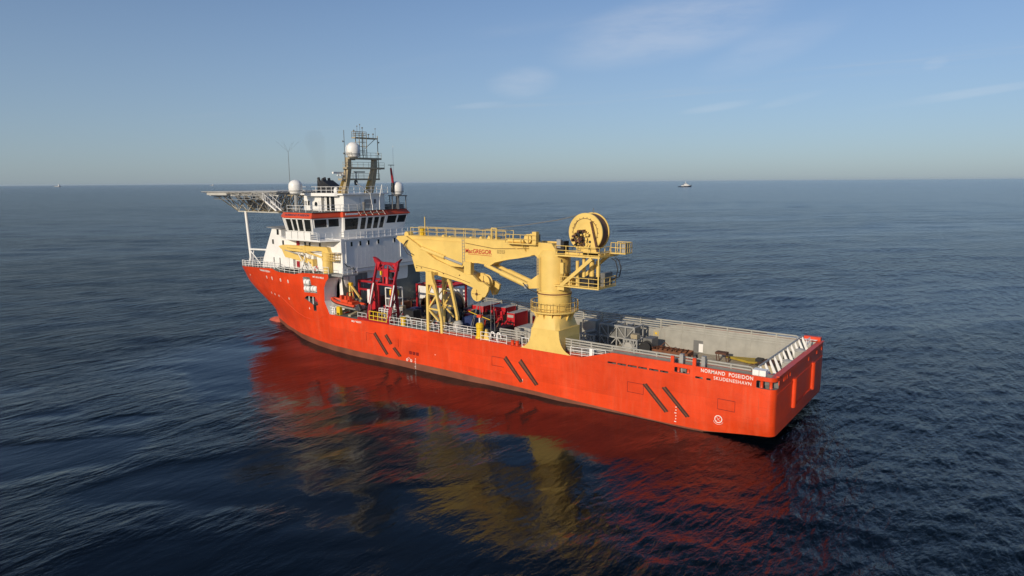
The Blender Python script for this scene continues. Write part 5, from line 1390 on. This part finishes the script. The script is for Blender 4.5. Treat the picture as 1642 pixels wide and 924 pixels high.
mb.rail([(69.0, 9.0, 5.8), (67.0, 9.3, 5.8)], 1.0, (.3, .6, 1.0), .8, .06)
for x in (68.2, 66.8): mb.bar((x, 8.8, 5.8), (x-.4, 8.2, 7.1), .14)
mb.build('trestle', CLEAN, cr)
MB().box(65.6, 66.4, 9.0, 9.5, 5.8, 7.1).build('yellow_post', SAFETY, cr)
dv = thing('boat_davit', 'yellow sheerleg davit leaning behind the orange rescue boat', 'davit', (66, 6, 5.8))
MB().bar((67.0, 6.3, 5.8), (67.2, 6.0, 10.2), .22).build('davit_leg', YELLOW, dv)
MB().bar((64.2, 6.3, 7.9), (67.0, 6.0, 10.1), .22).build('davit_leg', YELLOW, dv)
MB().bar((66.1, 6.2, 7.9), (66.9, 6.0, 10.0), .16).build('davit_stay', YELLOW, dv)
MB().box(66.6, 67.5, 5.8, 6.2, 9.9, 10.4).build('davit_head', SAFETY, dv)
MB().box(64.0, 67.4, 6.0, 6.6, 5.8, 8.0).build('davit_base', DECKG, dv)

# ------------------------------------------------------------------ red portal frames, reels and deck cargo amidships
def portal(x0, x1, y0, y1, z1, name, label, w=.3, extra=True):
    t = thing(name, label, 'frame', ((x0+x1)/2, (y0+y1)/2, 5.8))
    for x in (x0, x1):
        for y in (y0, y1): MB().bar((x, y, 5.8), (x, y, z1), w, w).build('post', RED, t)
    for y in (y0, y1): MB().bar((x0-w/2, y, z1-w/2), (x1+w/2, y, z1-w/2), w*.98, w).build('beam', RED, t)
    for x in (x0, x1): MB().bar((x, y0+w/2, z1-w/2), (x, y1-w/2, z1-w/2), w*.9, w*.9).build('beam', RED, t)
    return t
pf = portal(61.2, 65.6, 2.6, 5.4, 10.9, 'tool_portal', 'dark red box frame between the deckhouse wall and the A-frame')
MB().box(61.0, 65.8, 5.3, 5.5, 9.3, 9.6).build('beam', RED, pf)
MB().box(62.0, 64.5, 3.0, 5.0, 5.8, 8.4).build('tool_rack', BROWN, pf)
MB().box(61.2, 62.0, 5.7, 6.2, 6.6, 9.6).build('side_locker', CRED, pf)
MB().box(62.2, 62.8, 6.0, 6.3, 7.6, 9.7).build('white_cylinder', CLEAN, pf)
p2 = portal(53.2, 59.4, -6.0, -1.2, 10.0, 'reel_gantry', 'large dark red portal frame seen behind the yellow lattice tower')
for y in (-2.6, -4.4): MB().bar((53.2, y, 9.9), (59.4, y, 9.9), .2, .25).build('beam', RED, p2)
MB().bar((53.2, -1.2, 6.2), (56, -1.2, 9.6), .16).build('brace', RED, p2)
for k in range(9):
    x, z = 55.5+rnd.random()*3.2, 6+rnd.random()*2.6
    MB().box(x-.35, x+.35, -1.9, -1.2, z-.3, z+.3).build('winch_part', [RUST, BROWN, BOATOR][k % 3], p2)
def reel(x, y, z, r, w, mat, flange, name, label):
    t = thing(name, label, 'cable reel', (x, y, z-r-.15))
    MB().lathe((x, y-w/2, z), [(r*.5, .1), (r*.85, .12), (r*.85, w-.12), (r*.5, w-.1)], 28, 'y').build('cable', mat, t, smooth=30)
    for yy in (y-w/2, y+w/2-.08): MB().lathe((x, yy, z), [(0, 0), (r, 0), (r, .08), (0, .08)], 28, 'y').build('flange', flange, t, smooth=30)
    MB().prism([(x-r*.8, z-r-.15), (x+r*.8, z-r-.15), (x+.15, z), (x-.15, z)], y-w/2-.2, y-w/2-.05).build('stand', GREYD, t)
    MB().prism([(x-r*.8, z-r-.15), (x+r*.8, z-r-.15), (x+.15, z), (x-.15, z)], y+w/2+.05, y+w/2+.2).build('stand', GREYD, t)
    return t
reel(51.6, -1.0, 7.6, 1.65, 1.8, CLUT, CLUT, 'cable_reel', 'big black cable reel behind the yellow lattice tower')
reel(49.6, 4.2, 7.25, 1.25, 1.2, BLUE, GREYD, 'hose_reel', 'blue hose reel seen through the lattice tower legs')
reel(46.9, 3.8, 6.95, 1.0, 1.3, BLACK, BLACK, 'small_reel', 'small black reel low between the tower legs')
def skid(x0, x1, y0, y1, z0, z1, mat, name, label, cat, deck=5.8):
    t = thing(name, label, cat, ((x0+x1)/2, (y0+y1)/2, z0))
    MB().box(x0, x1, y0, y1, z0+.15, z1).build('body', mat, t)
    MB().box(x0-.06, x1+.06, y0-.06, y1+.06, z0, z0+.15).build('skid_base', GREYD, t)
    for x in (x0, x1):
        for y in (y0, y1): MB().bar((x, y, z0+.1), (x, y, z1+.06), .12).build('corner_post', mat, t)
    MB().box(x0+.1, x1-.1, y0+.1, y1-.1, z1, z1+.08).build('lid', mat, t)
    return t
skid(60.6, 62.6, -1.0, 1.0, 5.8, 7.0, RUST, 'deck_skid', 'rusty equipment skid on deck behind the red A-frame', 'skid')
skid(52.0, 54.0, 5.6, 7.2, 5.8, 7.5, BLACK, 'power_unit', 'black power unit beside the red A-frame foot', 'power unit')
skid(49.5, 51.2, 0.6, 2.0, 5.8, 6.9, TAN, 'tool_box', 'tan tool box on deck between the two portal frames', 'box')
skid(42.6, 44.2, 3.4, 5.2, 5.8, 7.2, BLUE, 'blue_box', 'dark blue box with white posts aft of the lattice tower', 'box')
skid(55.2, 56.4, 2.2, 3.4, 5.8, 7.0, BLUE, 'chemical_drum_box', 'small blue box beside the dark red portal frame', 'box')
skid(58.4, 60.0, 4.4, 5.4, 5.8, 7.3, CRED, 'pump_unit', 'small red pump unit behind the red A-frame legs', 'pump')
bg_ = thing('bulk_bag', 'crumpled whitish bulk bag on deck beside the lattice tower foot', 'bag', (43.4, 7.2, 5.8))
mb = MB(); mb.lathe((43.3, 7.3, 5.8), [(0, 0), (.62, 0), (.75, .3), (.66, .7), (.72, 1.0), (.4, 1.35), (0, 1.3)], 11); mb.build('bag', TARP, bg_, smooth=True)
# the jumble of small gear that covers the working deck: nobody could count it
gear = [MB() for _ in range(6)]; rnd = random.Random(21)
for k in range(420):
    x, y = 38.8+27*rnd.random(), -4.5+12.3*rnd.random()
    zb_ = 5.8 if x > 46.1 else 3.54
    if x < 46.1 and y > 3.0: zb_ = 5.79 if y > 8.4 else 3.54
    s = .18+.4*rnd.random()**2; h = s*(.5+1.6*rnd.random()); g = gear[rnd.choice((0, 0, 0, 1, 1, 2, 2, 3, 4, 5))]
    t = rnd.random()
    if t < .45: g.box(x-s, x+s*.7, y-s*.8, y+s, zb_, zb_+h)
    elif t < .75: g.bar((x, y, zb_+.1), (x+rnd.random()*2-1, y+rnd.random()*1.6-.8, zb_+.3+h), .1+.08*rnd.random())
    else: g.tube((x, y-s, zb_+s), (x, y+s, zb_+s), s, 10)
cl_ = thing('deck_clutter', 'jumble of dark hoses, boxes and fittings covering the working deck amidships', 'deck gear', (52, 2, 5.8))
for g, m_ in zip(gear, (CLUT, RUST, BLACK, GREYM, TAN, RED)):
    o_ = g.build('loose_gear', m_, cl_); o_['kind'] = 'stuff'
# grey house at the starboard deck edge
gh = thing('grey_deckhouse', 'low grey side house with white top windows on the starboard deck', 'deckhouse', (57.5, -9, 5.8))
MB().box(54.8, 66.3, -9.8, -8.3, 5.8, 8.6).build('wall', WHITE, gh)
for k in range(4): MB().box(55.4+k*.55, 55.75+k*.55, -8.32, -8.27, 7.7, 8.3).build('window', CLEAN, gh)
MB().tube((54.9, -8.2, 5.8), (54.9, -8.2, 8.6), .14, 8).build('pipe', CLEAN, gh)
# containers
def container(x0, x1, y0, y1, z0, z1, name, label, mat=CRED):
    t = thing(name, label, 'container', ((x0+x1)/2, (y0+y1)/2, z0))
    MB().box(x0+.06, x1-.06, y0+.06, y1-.06, z0+.12, z1-.06).build('body', mat, t)
    fr = MB()
    for x in (x0, x1-.12):
        for y in (y0, y1-.12): fr.box(x, x+.12, y, y+.12, z0, z1)
    for y in (y0, y1-.12):
        for z in (z0, z1-.14): fr.box(x0+.12, x1-.12, y+.005, y+.115, z, z+.13)
    for x in (x0, x1-.12):
        for z in (z0, z1-.14): fr.box(x+.005, x+.115, y0+.12, y1-.12, z, z+.13)
    fr.build('frame', mat, t)
    rb_ = MB(); k = y0+.3
    while k < y1-.25: rb_.box(x0+.02, x0+.07, k, k+.12, z0+.2, z1-.2); rb_.box(x1-.07, x1-.02, k, k+.12, z0+.2, z1-.2); k += .28
    k = x0+.25
    while k < x1-.2: rb_.box(k, k+.1, y1-.07, y1-.02, z0+.2, z1-.2); k += .26
    rb_.build('corrugation', mat, t)
    MB().box(x0+.05, x1-.05, y0+.05, y1-.05, z1-.05, z1+.005).build('roof', TARP, t)
    for x in (x0+.1, x1-.1):
        for y in (y0+.1, y1-.1): MB().lathe((x, y, z1), [(.09, 0), (.09, .14), (0, .18)], 8).build('lifting_lug', GREYM, t)
    return t
ca = container(42.2, 43.65, -7.7, -4.3, 3.54, 6.42, 'cargo_container', 'bright red narrow container standing nearest the big crane foot')
MB().box(42.4, 43.5, -4.29, -4.26, 5.75, 6.15).build('sign_plate', TARP, ca)
cb = container(44.6, 47.6, -7.9, -5.2, 3.54 if False else 5.82, 6.9, 'cargo_container', 'flat grey-topped red container against the starboard barrier forward of the narrow one')
cc = container(47.9, 50.3, -8.0, -3.9, 5.82, 7.0, 'cargo_container', 'dark topped red container farthest forward in the midships row')
for x, w, m_ in ((44.3, .8, CRED), (45.4, .6, RED), (46.6, .9, CRED)):
    pass
cd = container(38.2, 40.4, -8.2, -6.4, 3.54, 5.9, 'cargo_container', 'small red cabin container behind the crane pedestal with pale doorway')
MB().box(38.9, 39.5, -6.39, -6.36, 3.8, 5.3).build('door', TARP, cd)
ct = MB()
gt = thing('covered_crate', 'low crate under pale grey tarpaulin beside the red container', 'crate', (40.0, -2.6, 3.54))
MB().prism([(36.9, 3.6), (40.1, 3.6), (40.1, 5.05), (39.8, 5.2), (38.5, 5.32), (37.2, 5.2), (36.9, 5.02)], -4.5, -1.45).build('cover', TARP, gt)
for k in range(5): MB().bar((37.1+k*.7, -1.42, 3.7), (37.15+k*.7, -1.42, 5.0), .05).build('lashing', GREYM, gt)
# red open framework and dark gear between tower and containers
og = thing('gear_basket', 'dark open gear basket with red and orange fittings beside the red containers', 'basket', (43.5, 0, 3.6))
mb = MB(); mb.rail([(38.6, 2.2, 3.54), (45.7, 2.2, 3.54), (45.7, -3.6, 3.54), (42.0, -3.6, 3.54)], 1.7, (.1, .5, 1.0), 1.2, .09)
mb.build('basket_frame', BLACK, og)
MB().box(41.8, 45.6, -3.4, 1.6, 3.55, 4.9).build('basket_load', BLACK, og)
for k in range(10):
    x = 42+3.2*rnd.random(); y = -2.8+3.5*rnd.random()
    MB().bar((x, y, 4.9), (x+rnd.random()*1.5-.6, y-.8, 5.3+rnd.random()*.5), .18).build('loose_gear', [CRED, RUST, BOATOR, BLACK][k % 4], og)
zz = thing('red_gear_rack', 'row of upright red plates and braces forward of the narrow red container', 'rack', (45, -4, 5.8))
for k in range(5):
    x = 44.3+k*.95; MB().prism([(x, 4.0), (x+.6, 4.0), (x+.45, 6.55), (x+.1, 6.55)], -4.4, -4.1).build('plate', CRED, zz)
MB().bar((44.2, -4.0, 6.0), (48.4, -4.0, 5.2), .12).build('brace', RED, zz)
# yellow tugger post on the deck edge
tp = thing('tugger_crane', 'short bright yellow post winch with orange head at the deck rail', 'winch', (38.1, 8.9, 5.78))
MB().lathe((38.1, 8.9, 0), [(.60, 5.78), (.56, 6.0), (.46, 6.05), (.46, 7.1), (.52, 7.15), (.52, 7.6), (.34, 7.8), (0, 7.82)], 18).build('post', SAFETY, tp, smooth=30)
MB().bar((38.1, 8.9, 7.65), (38.1, 8.9, 8.6), .14, .2).build('mast', CLEAN, tp)
MB().box(37.75, 38.45, 8.6, 9.1, 8.5, 8.85).build('head', BOATOR, tp)
MB().bar((38.3, 8.85, 8.75), (36.6, 8.6, 8.3), .08).bar((38.1, 8.85, 8.7), (40.4, 8.4, 9.0), .08).build('arm', SAFETY, tp)
MB().prism([(37.0, 5.8), (36.1, 5.8), (36.55, 7.2), (36.7, 7.2)], 9.2, 9.5).build('guide_fin', YELLOW, tp)
yb = thing('yellow_drum', 'bright yellow drum beside the red A-frame foot at the rail', 'drum', (51.9, 9.2, 5.8))
MB().lathe((51.95, 9.25, 5.8), [(0, 0), (.36, 0), (.36, 1.0), (.46, 1.05), (.46, 1.2), (0, 1.25)], 16).build('drum', SAFETY, yb, smooth=30)
# white cowl pipes at the deck edge
for x in (35.9, 34.9):
    cw = thing('vent_cowl', 'white bent vent pipe at the deck edge, %s of two' % ('the forward' if x > 35 else 'the after'), 'vent', (x, 9.0, 5.8))
    MB().path([(x+.3, 9.0, 5.8), (x+.3, 9.0, 6.6), (x+.12, 9.0, 6.85), (x-.15, 9.0, 6.85), (x-.32, 9.0, 6.6), (x-.34, 9.0, 6.3)], .085, 8).build('pipe', CLEAN, cw, smooth=True)
# liferafts in the hull recess
for k, (x, z) in enumerate(((73.5, 10.3), (73.5, 9.25), (71.75, 9.35))):
    lr = thing('liferaft_canister', ['white liferaft canister, upper one in the hull recess', 'white liferaft canister, lower forward one in the hull recess', 'white liferaft canister, lower after one in the hull recess'][k], 'liferaft', (x, 9.2, z-.5), 'liferaft canisters in the hull recess')
    MB().lathe((x, 9.25, z), [(0, -.72), (.35, -.7), (.48, -.55), (.48, .55), (.35, .7), (0, .72)], 18, 'x').build('canister', CLEAN, lr, smooth=30)
    MB().lathe((x, 9.25, z), [(.49, -.06), (.49, .06)], 18, 'x').build('strap', GREYM, lr)
    MB().box(x-.6, x+.6, 8.9, 9.6, z-.56, z-.44).build('cradle', GREYM, lr)
for x in (73.4, 72.4): MB().bar((x, 9.2, 5.9), (x, 9.2, 8.0), .14).build('recess_post', CLEAN, hull)
MB().box(72.6, 73.3, 8.0, 8.2, 6.6, 7.9).build('recess_locker', CRED, hull)
lb = thing('lifebuoy', 'red and white lifebuoy on the rail below the small yellow crane', 'lifebuoy', (70.6, 9.6, 12.3))
for k in range(4):
    a0 = k*math.pi/2; pts = [(70.6+.36*math.cos(a0+t), 9.72, 12.75+.36*math.sin(a0+t)) for t in np.linspace(0, math.pi/2, 5)]
    MB().path(pts, .09, 6).build('buoy_segment', CRED if k % 2 else CLEAN, lb)

# ------------------------------------------------------------------ cargo on the after deck
def truss_rack(x0, x1, y0, y1, z0, z1, name, label):
    t = thing(name, label, 'steel frame', ((x0+x1)/2, (y0+y1)/2, z0))
    m = MB()
    n = 4; xs = np.linspace(x0, x1, n+1)
    for y in (y0, y1):
        for z in (z0+.1, (z0+z1)/2, z1): m.bar((x0, y, z), (x1, y, z), .2)
        for x in xs: m.bar((x, y, z0), (x, y, z1), .17)
    m.build('frame', GREYM, t)
    m = MB()
    for y in (y0, y1):
        for i in range(n):
            a, b = (xs[i], xs[i+1]) if i % 2 else (xs[i+1], xs[i])
            m.bar((a, y, z0+.1), (b, y, (z0+z1)/2), .13); m.bar((a, y, (z0+z1)/2), (b, y, z1), .13)
    for x in xs:
        for z in ((z0+z1)/2, z1): m.bar((x, y0, z), (x, y1, z), .14)
    m.build('brace', GREYM, t)
    return t
tr = truss_rack(22.2, 27.4, -6.6, -4.0, 3.54, 6.75, 'truss_rack', 'tall dark grey steel truss rack in the crane shadow on the after deck')
MB().box(22.5, 27.0, -6.4, -4.2, 5.2, 6.5).build('load', GREYD, tr)
t2 = truss_rack(27.7, 29.9, -5.2, -3.0, 3.54, 5.2, 'pipe_rack', 'smaller grey pipe frame between the truss rack and the crane foot')
MB().tube((29.5, -4.0, 5.3), (28.0, -4.0, 5.8), .25, 10).build('pipe', GREYM, t2)
t3 = truss_rack(21.0, 22.9, -4.2, -2.4, 3.54, 5.5, 'pump_rack', 'grey frame with a round sheave at the after end of the truss rack')
MB().lathe((22.2, -2.4, 4.5), [(0, 0), (.62, 0), (.62, .15), (.5, .18), (0, .18)], 18, 'y').build('sheave', TARP, t3, smooth=30)
MB().box(21.3, 22.2, -3.9, -3.0, 5.5, 6.1).build('motor', TAN, t3)
gb = thing('grey_cabinet', 'large pale grey cabinet standing beside the dark red slab', 'cabinet', (30.2, -6.4, 3.54))
MB().box(29.0, 31.2, -7.2, -5.6, 3.54, 6.6).build('body', GREYP, gb)
MB().box(29.0, 31.0, -5.6, -5.57, 3.8, 6.3).build('door', GREYP, gb)
ds = thing('red_bulkhead', 'dark red upright slab between crane foot and grey cabinet', 'bulkhead', (32.3, -3, 3.54))
MB().box(31.6, 33.0, -4.3, -2.4, 3.54, 7.05).build('slab', RED, ds)
MB().box(31.3, 32.6, -2.4, -2.3, 3.6, 4.5).build('foot', RED, ds)
wn_ = thing('dark_winch', 'dark compact winch just aft of the truss rack', 'winch', (20.2, -4.6, 3.54))
MB().box(19.6, 20.8, -5.8, -3.9, 3.54, 5.6).build('casing', GREYD, wn_)
MB().lathe((20.2, -3.9, 4.6), [(0, 0), (.75, 0), (.75, .1), (.45, .12), (.45, .7), (.75, .72), (.75, .82), (0, .82)], 18, 'y').build('drum', BLACK, wn_, smooth=30)
MB().box(18.8, 19.5, -4.4, -3.4, 3.54, 4.1).build('gearbox', TAN, wn_)
rb2 = thing('rusty_basket', 'long rust-brown open steel basket on the after deck', 'basket', (17.2, -4.5, 3.54))
MB().box(14.6, 19.4, -5.6, -3.6, 3.56, 3.7).build('floor', RUST, rb2)
for y in (-5.6, -3.6): MB().box(14.6, 19.4, y-.05, y+.05, 3.7, 4.45).build('side', RUST, rb2)
for x in (14.6, 19.4): MB().box(x-.05, x+.05, -5.55, -3.65, 3.7, 4.4).build('end', RUST, rb2)
mb = MB()
for k in range(7):
    x = 15.2+k*.65; mb.bar((x, -5.6, 4.45), (x+.3, -3.6, 4.6), .12)
mb.bar((18.8, -4.6, 4.5), (18.0, -4.4, 5.3), .07); mb.bar((18.0, -4.4, 5.3), (17.0, -4.6, 4.4), .07)
mb.build('load', RUST, rb2)
rc = thing('red_fittings', 'heap of red fittings and dark shackles beside the rusty basket', 'fittings', (13.6, -4, 3.54))
for k in range(12):
    x, y = 12.9+1.9*rnd.random(), -5.0+1.8*rnd.random()
    MB().bar((x, y, 3.6), (x+rnd.random()*.8-.4, y+rnd.random()*.6, 3.8+.7*rnd.random()), .22).build('fitting', [CRED, BLACK, GREYD, RUST][k % 4], rc)
mx_ = thing('grating_stack', 'small stack of pale gratings between the truss rack and rusty basket', 'grating', (19.0, -2.9, 3.54))
for k in range(4): MB().box(18.2, 20.4, -3.2, -2.2, 3.55+k*.14, 3.66+k*.14).build('grating', GREYM, mx_)
fr1 = thing('folding_trestle', 'brown folding trestle left of the yellow spreader', 'trestle', (10.9, -5.4, 3.54))
MB().box(10.3, 11.7, -6.4, -5.4, 4.5, 4.75).build('top', BROWN, fr1)
for x, y in ((10.4, -6.3), (11.6, -6.3), (10.4, -5.5), (11.6, -5.5)): MB().bar((x, y, 4.6), (x-.35, y+.5, 3.56), .09).build('leg', BROWN, fr1)
ys = thing('yellow_spreader', 'flat yellow wedge-shaped spreader lying near the stern', 'spreader', (8.4, -7.2, 3.54))
MB().prism([(11.0, -7.2), (7.0, -8.2), (6.0, -7.6), (6.3, -6.6), (7.6, -6.0)], 3.75, 4.0, 'z').build('plate', OLIVE, ys)
MB().box(6.2, 7.0, -7.4, -6.4, 3.56, 4.35).build('hinge', BLACK, ys)
wb = thing('wooden_crate', 'tan wooden crate with brown lid near the stern wall', 'crate', (4.9, -5.0, 3.54))
for k in range(6): MB().box(4.1+k*.28, 4.35+k*.28, -6.6, -3.8, 4.42, 4.52).build('lid_board', BROWN, wb)
MB().box(4.1, 5.75, -6.5, -3.9, 3.56, 4.4).build('body', TAN, wb)
MB().bar((7.5, -5.0, 3.6), (5.9, -4.6, 4.5), .08).build('strap', BROWN, wb)
for k, (y, h, lab) in enumerate(((1.6, 6.9, 'pale grey mooring winch casing behind the stern bulwark, port of the two'), (-3.4, 7.1, 'pale grey mooring winch casing behind the stern bulwark, starboard of the two'))):
    mw = thing('mooring_capstan', lab, 'winch', (0.95, y, 5.4), 'mooring winches at the stern')
    MB().box(.68, 1.55, y-.6, y+.75, 5.2, h-.25).build('casing', GREYP, mw)
    MB().lathe((1.1, y, h-.25), [(.62, 0), (.62, .06), (.35, .2), (0, .25)], 10).build('cap', TARP, mw)
    MB().lathe((1.15, y-1.15, 0), [(.42, 5.3), (.3, 5.5), (.3, 6.3), (.42, 6.5), (0, 6.55)], 14).build('drum', BLACK, mw, smooth=30)
MB().rail([(0.9, -4.9, 6.9), (0.9, -6.6, 6.9)], .9, (.5, 1.0), .8, .05).build('handrail', CLEAN, ship)
MB().box(.3, 2.2, -9.8, -9.2, 6.0, 7.35).build('bulwark_box', ORANGE, hull)
MB().box(.6, 6.5, -9.75, -8.75, 7.0, 7.05).build('bulwark_top', CLEAN, hull)

# ------------------------------------------------------------------ distant vessels
tg = thing('distant_tug', 'small dark-hulled tug with white wheelhouse on the horizon', 'boat', (1050, -2484, 0))
def P2(x, z): return (x, z)
tp_ = MB()
L_ = 27.0
ax = Vector((math.sin(-AZ), 0, 0))
tug_rot = R(-132)
def trot(mb):
    c, s = math.cos(tug_rot), math.sin(tug_rot)
    mb.v = [(1050+c*x-s*y, -2484+s*x+c*y, z) for x, y, z in mb.v]; return mb
m = MB(); v = []; n = 12
for i, x in enumerate(np.linspace(-27, 27, n)):
    t = i/(n-1); w = 7*(1-max(0, (t-.6)/.4)**2)*min(1, .75+t); sh = 3.2+5.5*max(0, t-.45)**1.5*2.0
    v += [(-x, w*.8, -1), (-x, w, sh), (-x, -w, sh), (-x, -w*.8, -1)]
m._add([(-a, b, c) for a, b, c in v], [(i*4+k, i*4+(k+1) % 4, i*4+4+(k+1) % 4, i*4+4+k) for i in range(n-1) for k in range(4)]+[(0,1,2,3), (44,45,46,47)])
trot(m).build('hull', NAVY, tg)
trot(MB().box(-4, 12, -5, 5, 4, 9.5)).build('deckhouse', CLEAN, tg)
wh = trot(MB().box(-1, 7, -4, 4, 9.5, 14)).build('wheelhouse', CLEAN, tg)
trot(MB().box(-1.2, 7.2, -4.1, 4.1, 11.3, 12.8)).build('window_band', GLASS, wh)
trot(MB().box(-14, -7, -4, 4, 3.2, 6.5)).build('winch_house', CLEAN, tg)
trot(MB().bar((2, 0, 14), (1, 0, 22), .9).bar((1, -3, 18), (1, 3, 18), .6)).build('mast', CLEAN, tg)
trot(MB().tube((-6, 3, 6), (-7, 3, 13), 1.2, 8)).build('funnel', GREYD, tg)
trot(MB().box(13, 20, -4.5, 4.5, 5.2, 6.6)).build('foredeck', CLEAN, tg)
for k, (x, y, s, lab) in enumerate(((9193, -3268, 1.0, 'tiny pale ship on the horizon far left'), (8300, -4690, .55, 'tiny white boat on the horizon just left of the helideck'))):
    d = thing('distant_ship', lab, 'ship', (x, y, 0), 'ships on the horizon')
    MB().prism([(x-60*s, -1), (x+60*s, -1), (x+75*s, 10*s), (x-62*s, 9*s)], y-10*s, y+10*s).build('hull', GREYM, d)
    MB().box(x-50*s, x-30*s, y-9*s, y+9*s, 9*s, 28*s).build('deckhouse', CLEAN, d)

# ------------------------------------------------------------------ faint exhaust smoke above the funnel
sm_ = MB().lathe((0, 0, 0), [(0, 0), (.5, .1), (.9, 2.0), (1.5, 4.5), (1.9, 6.5), (1.3, 7.8), (0, 8.2)], 16).build('exhaust_smoke', WHITE, smooth=True)
sm_.location = (78.3, 1.5, 26.9); sm_.rotation_euler = (R(-6), R(8), 0); sm_['kind'] = 'stuff'
smm = bpy.data.materials.new('smoke'); smm.use_nodes = True
for n_ in list(smm.node_tree.nodes): smm.node_tree.nodes.remove(n_)
so_ = N(smm.node_tree, 'ShaderNodeOutputMaterial'); sv_ = N(smm.node_tree, 'ShaderNodeVolumePrincipled')
sv_.inputs['Color'].default_value = (0.42, 0.36, 0.32, 1); sv_.inputs['Density'].default_value = 0.028
smm.node_tree.links.new(sv_.outputs[0], so_.inputs['Volume']); sm_.data.materials.clear(); sm_.data.materials.append(smm)
# ------------------------------------------------------------------ sea air
hz = MB().box(-30000, 30000, -30000, 30000, -3, 38).build('haze', WHITE)
hm = bpy.data.materials.new('sea_air'); hm.use_nodes = True
hn = hm.node_tree
for n_ in list(hn.nodes): hn.nodes.remove(n_)
ho = N(hn, 'ShaderNodeOutputMaterial'); hv = N(hn, 'ShaderNodeVolumePrincipled')
hv.inputs['Color'].default_value = (0.70, 0.84, 1.0, 1); hv.inputs['Density'].default_value = 0.000016; hv.inputs['Anisotropy'].default_value = 0.0
hn.links.new(hv.outputs[0], ho.inputs['Volume'])
hz.data.materials.clear(); hz.data.materials.append(hm); hz['kind'] = 'stuff'
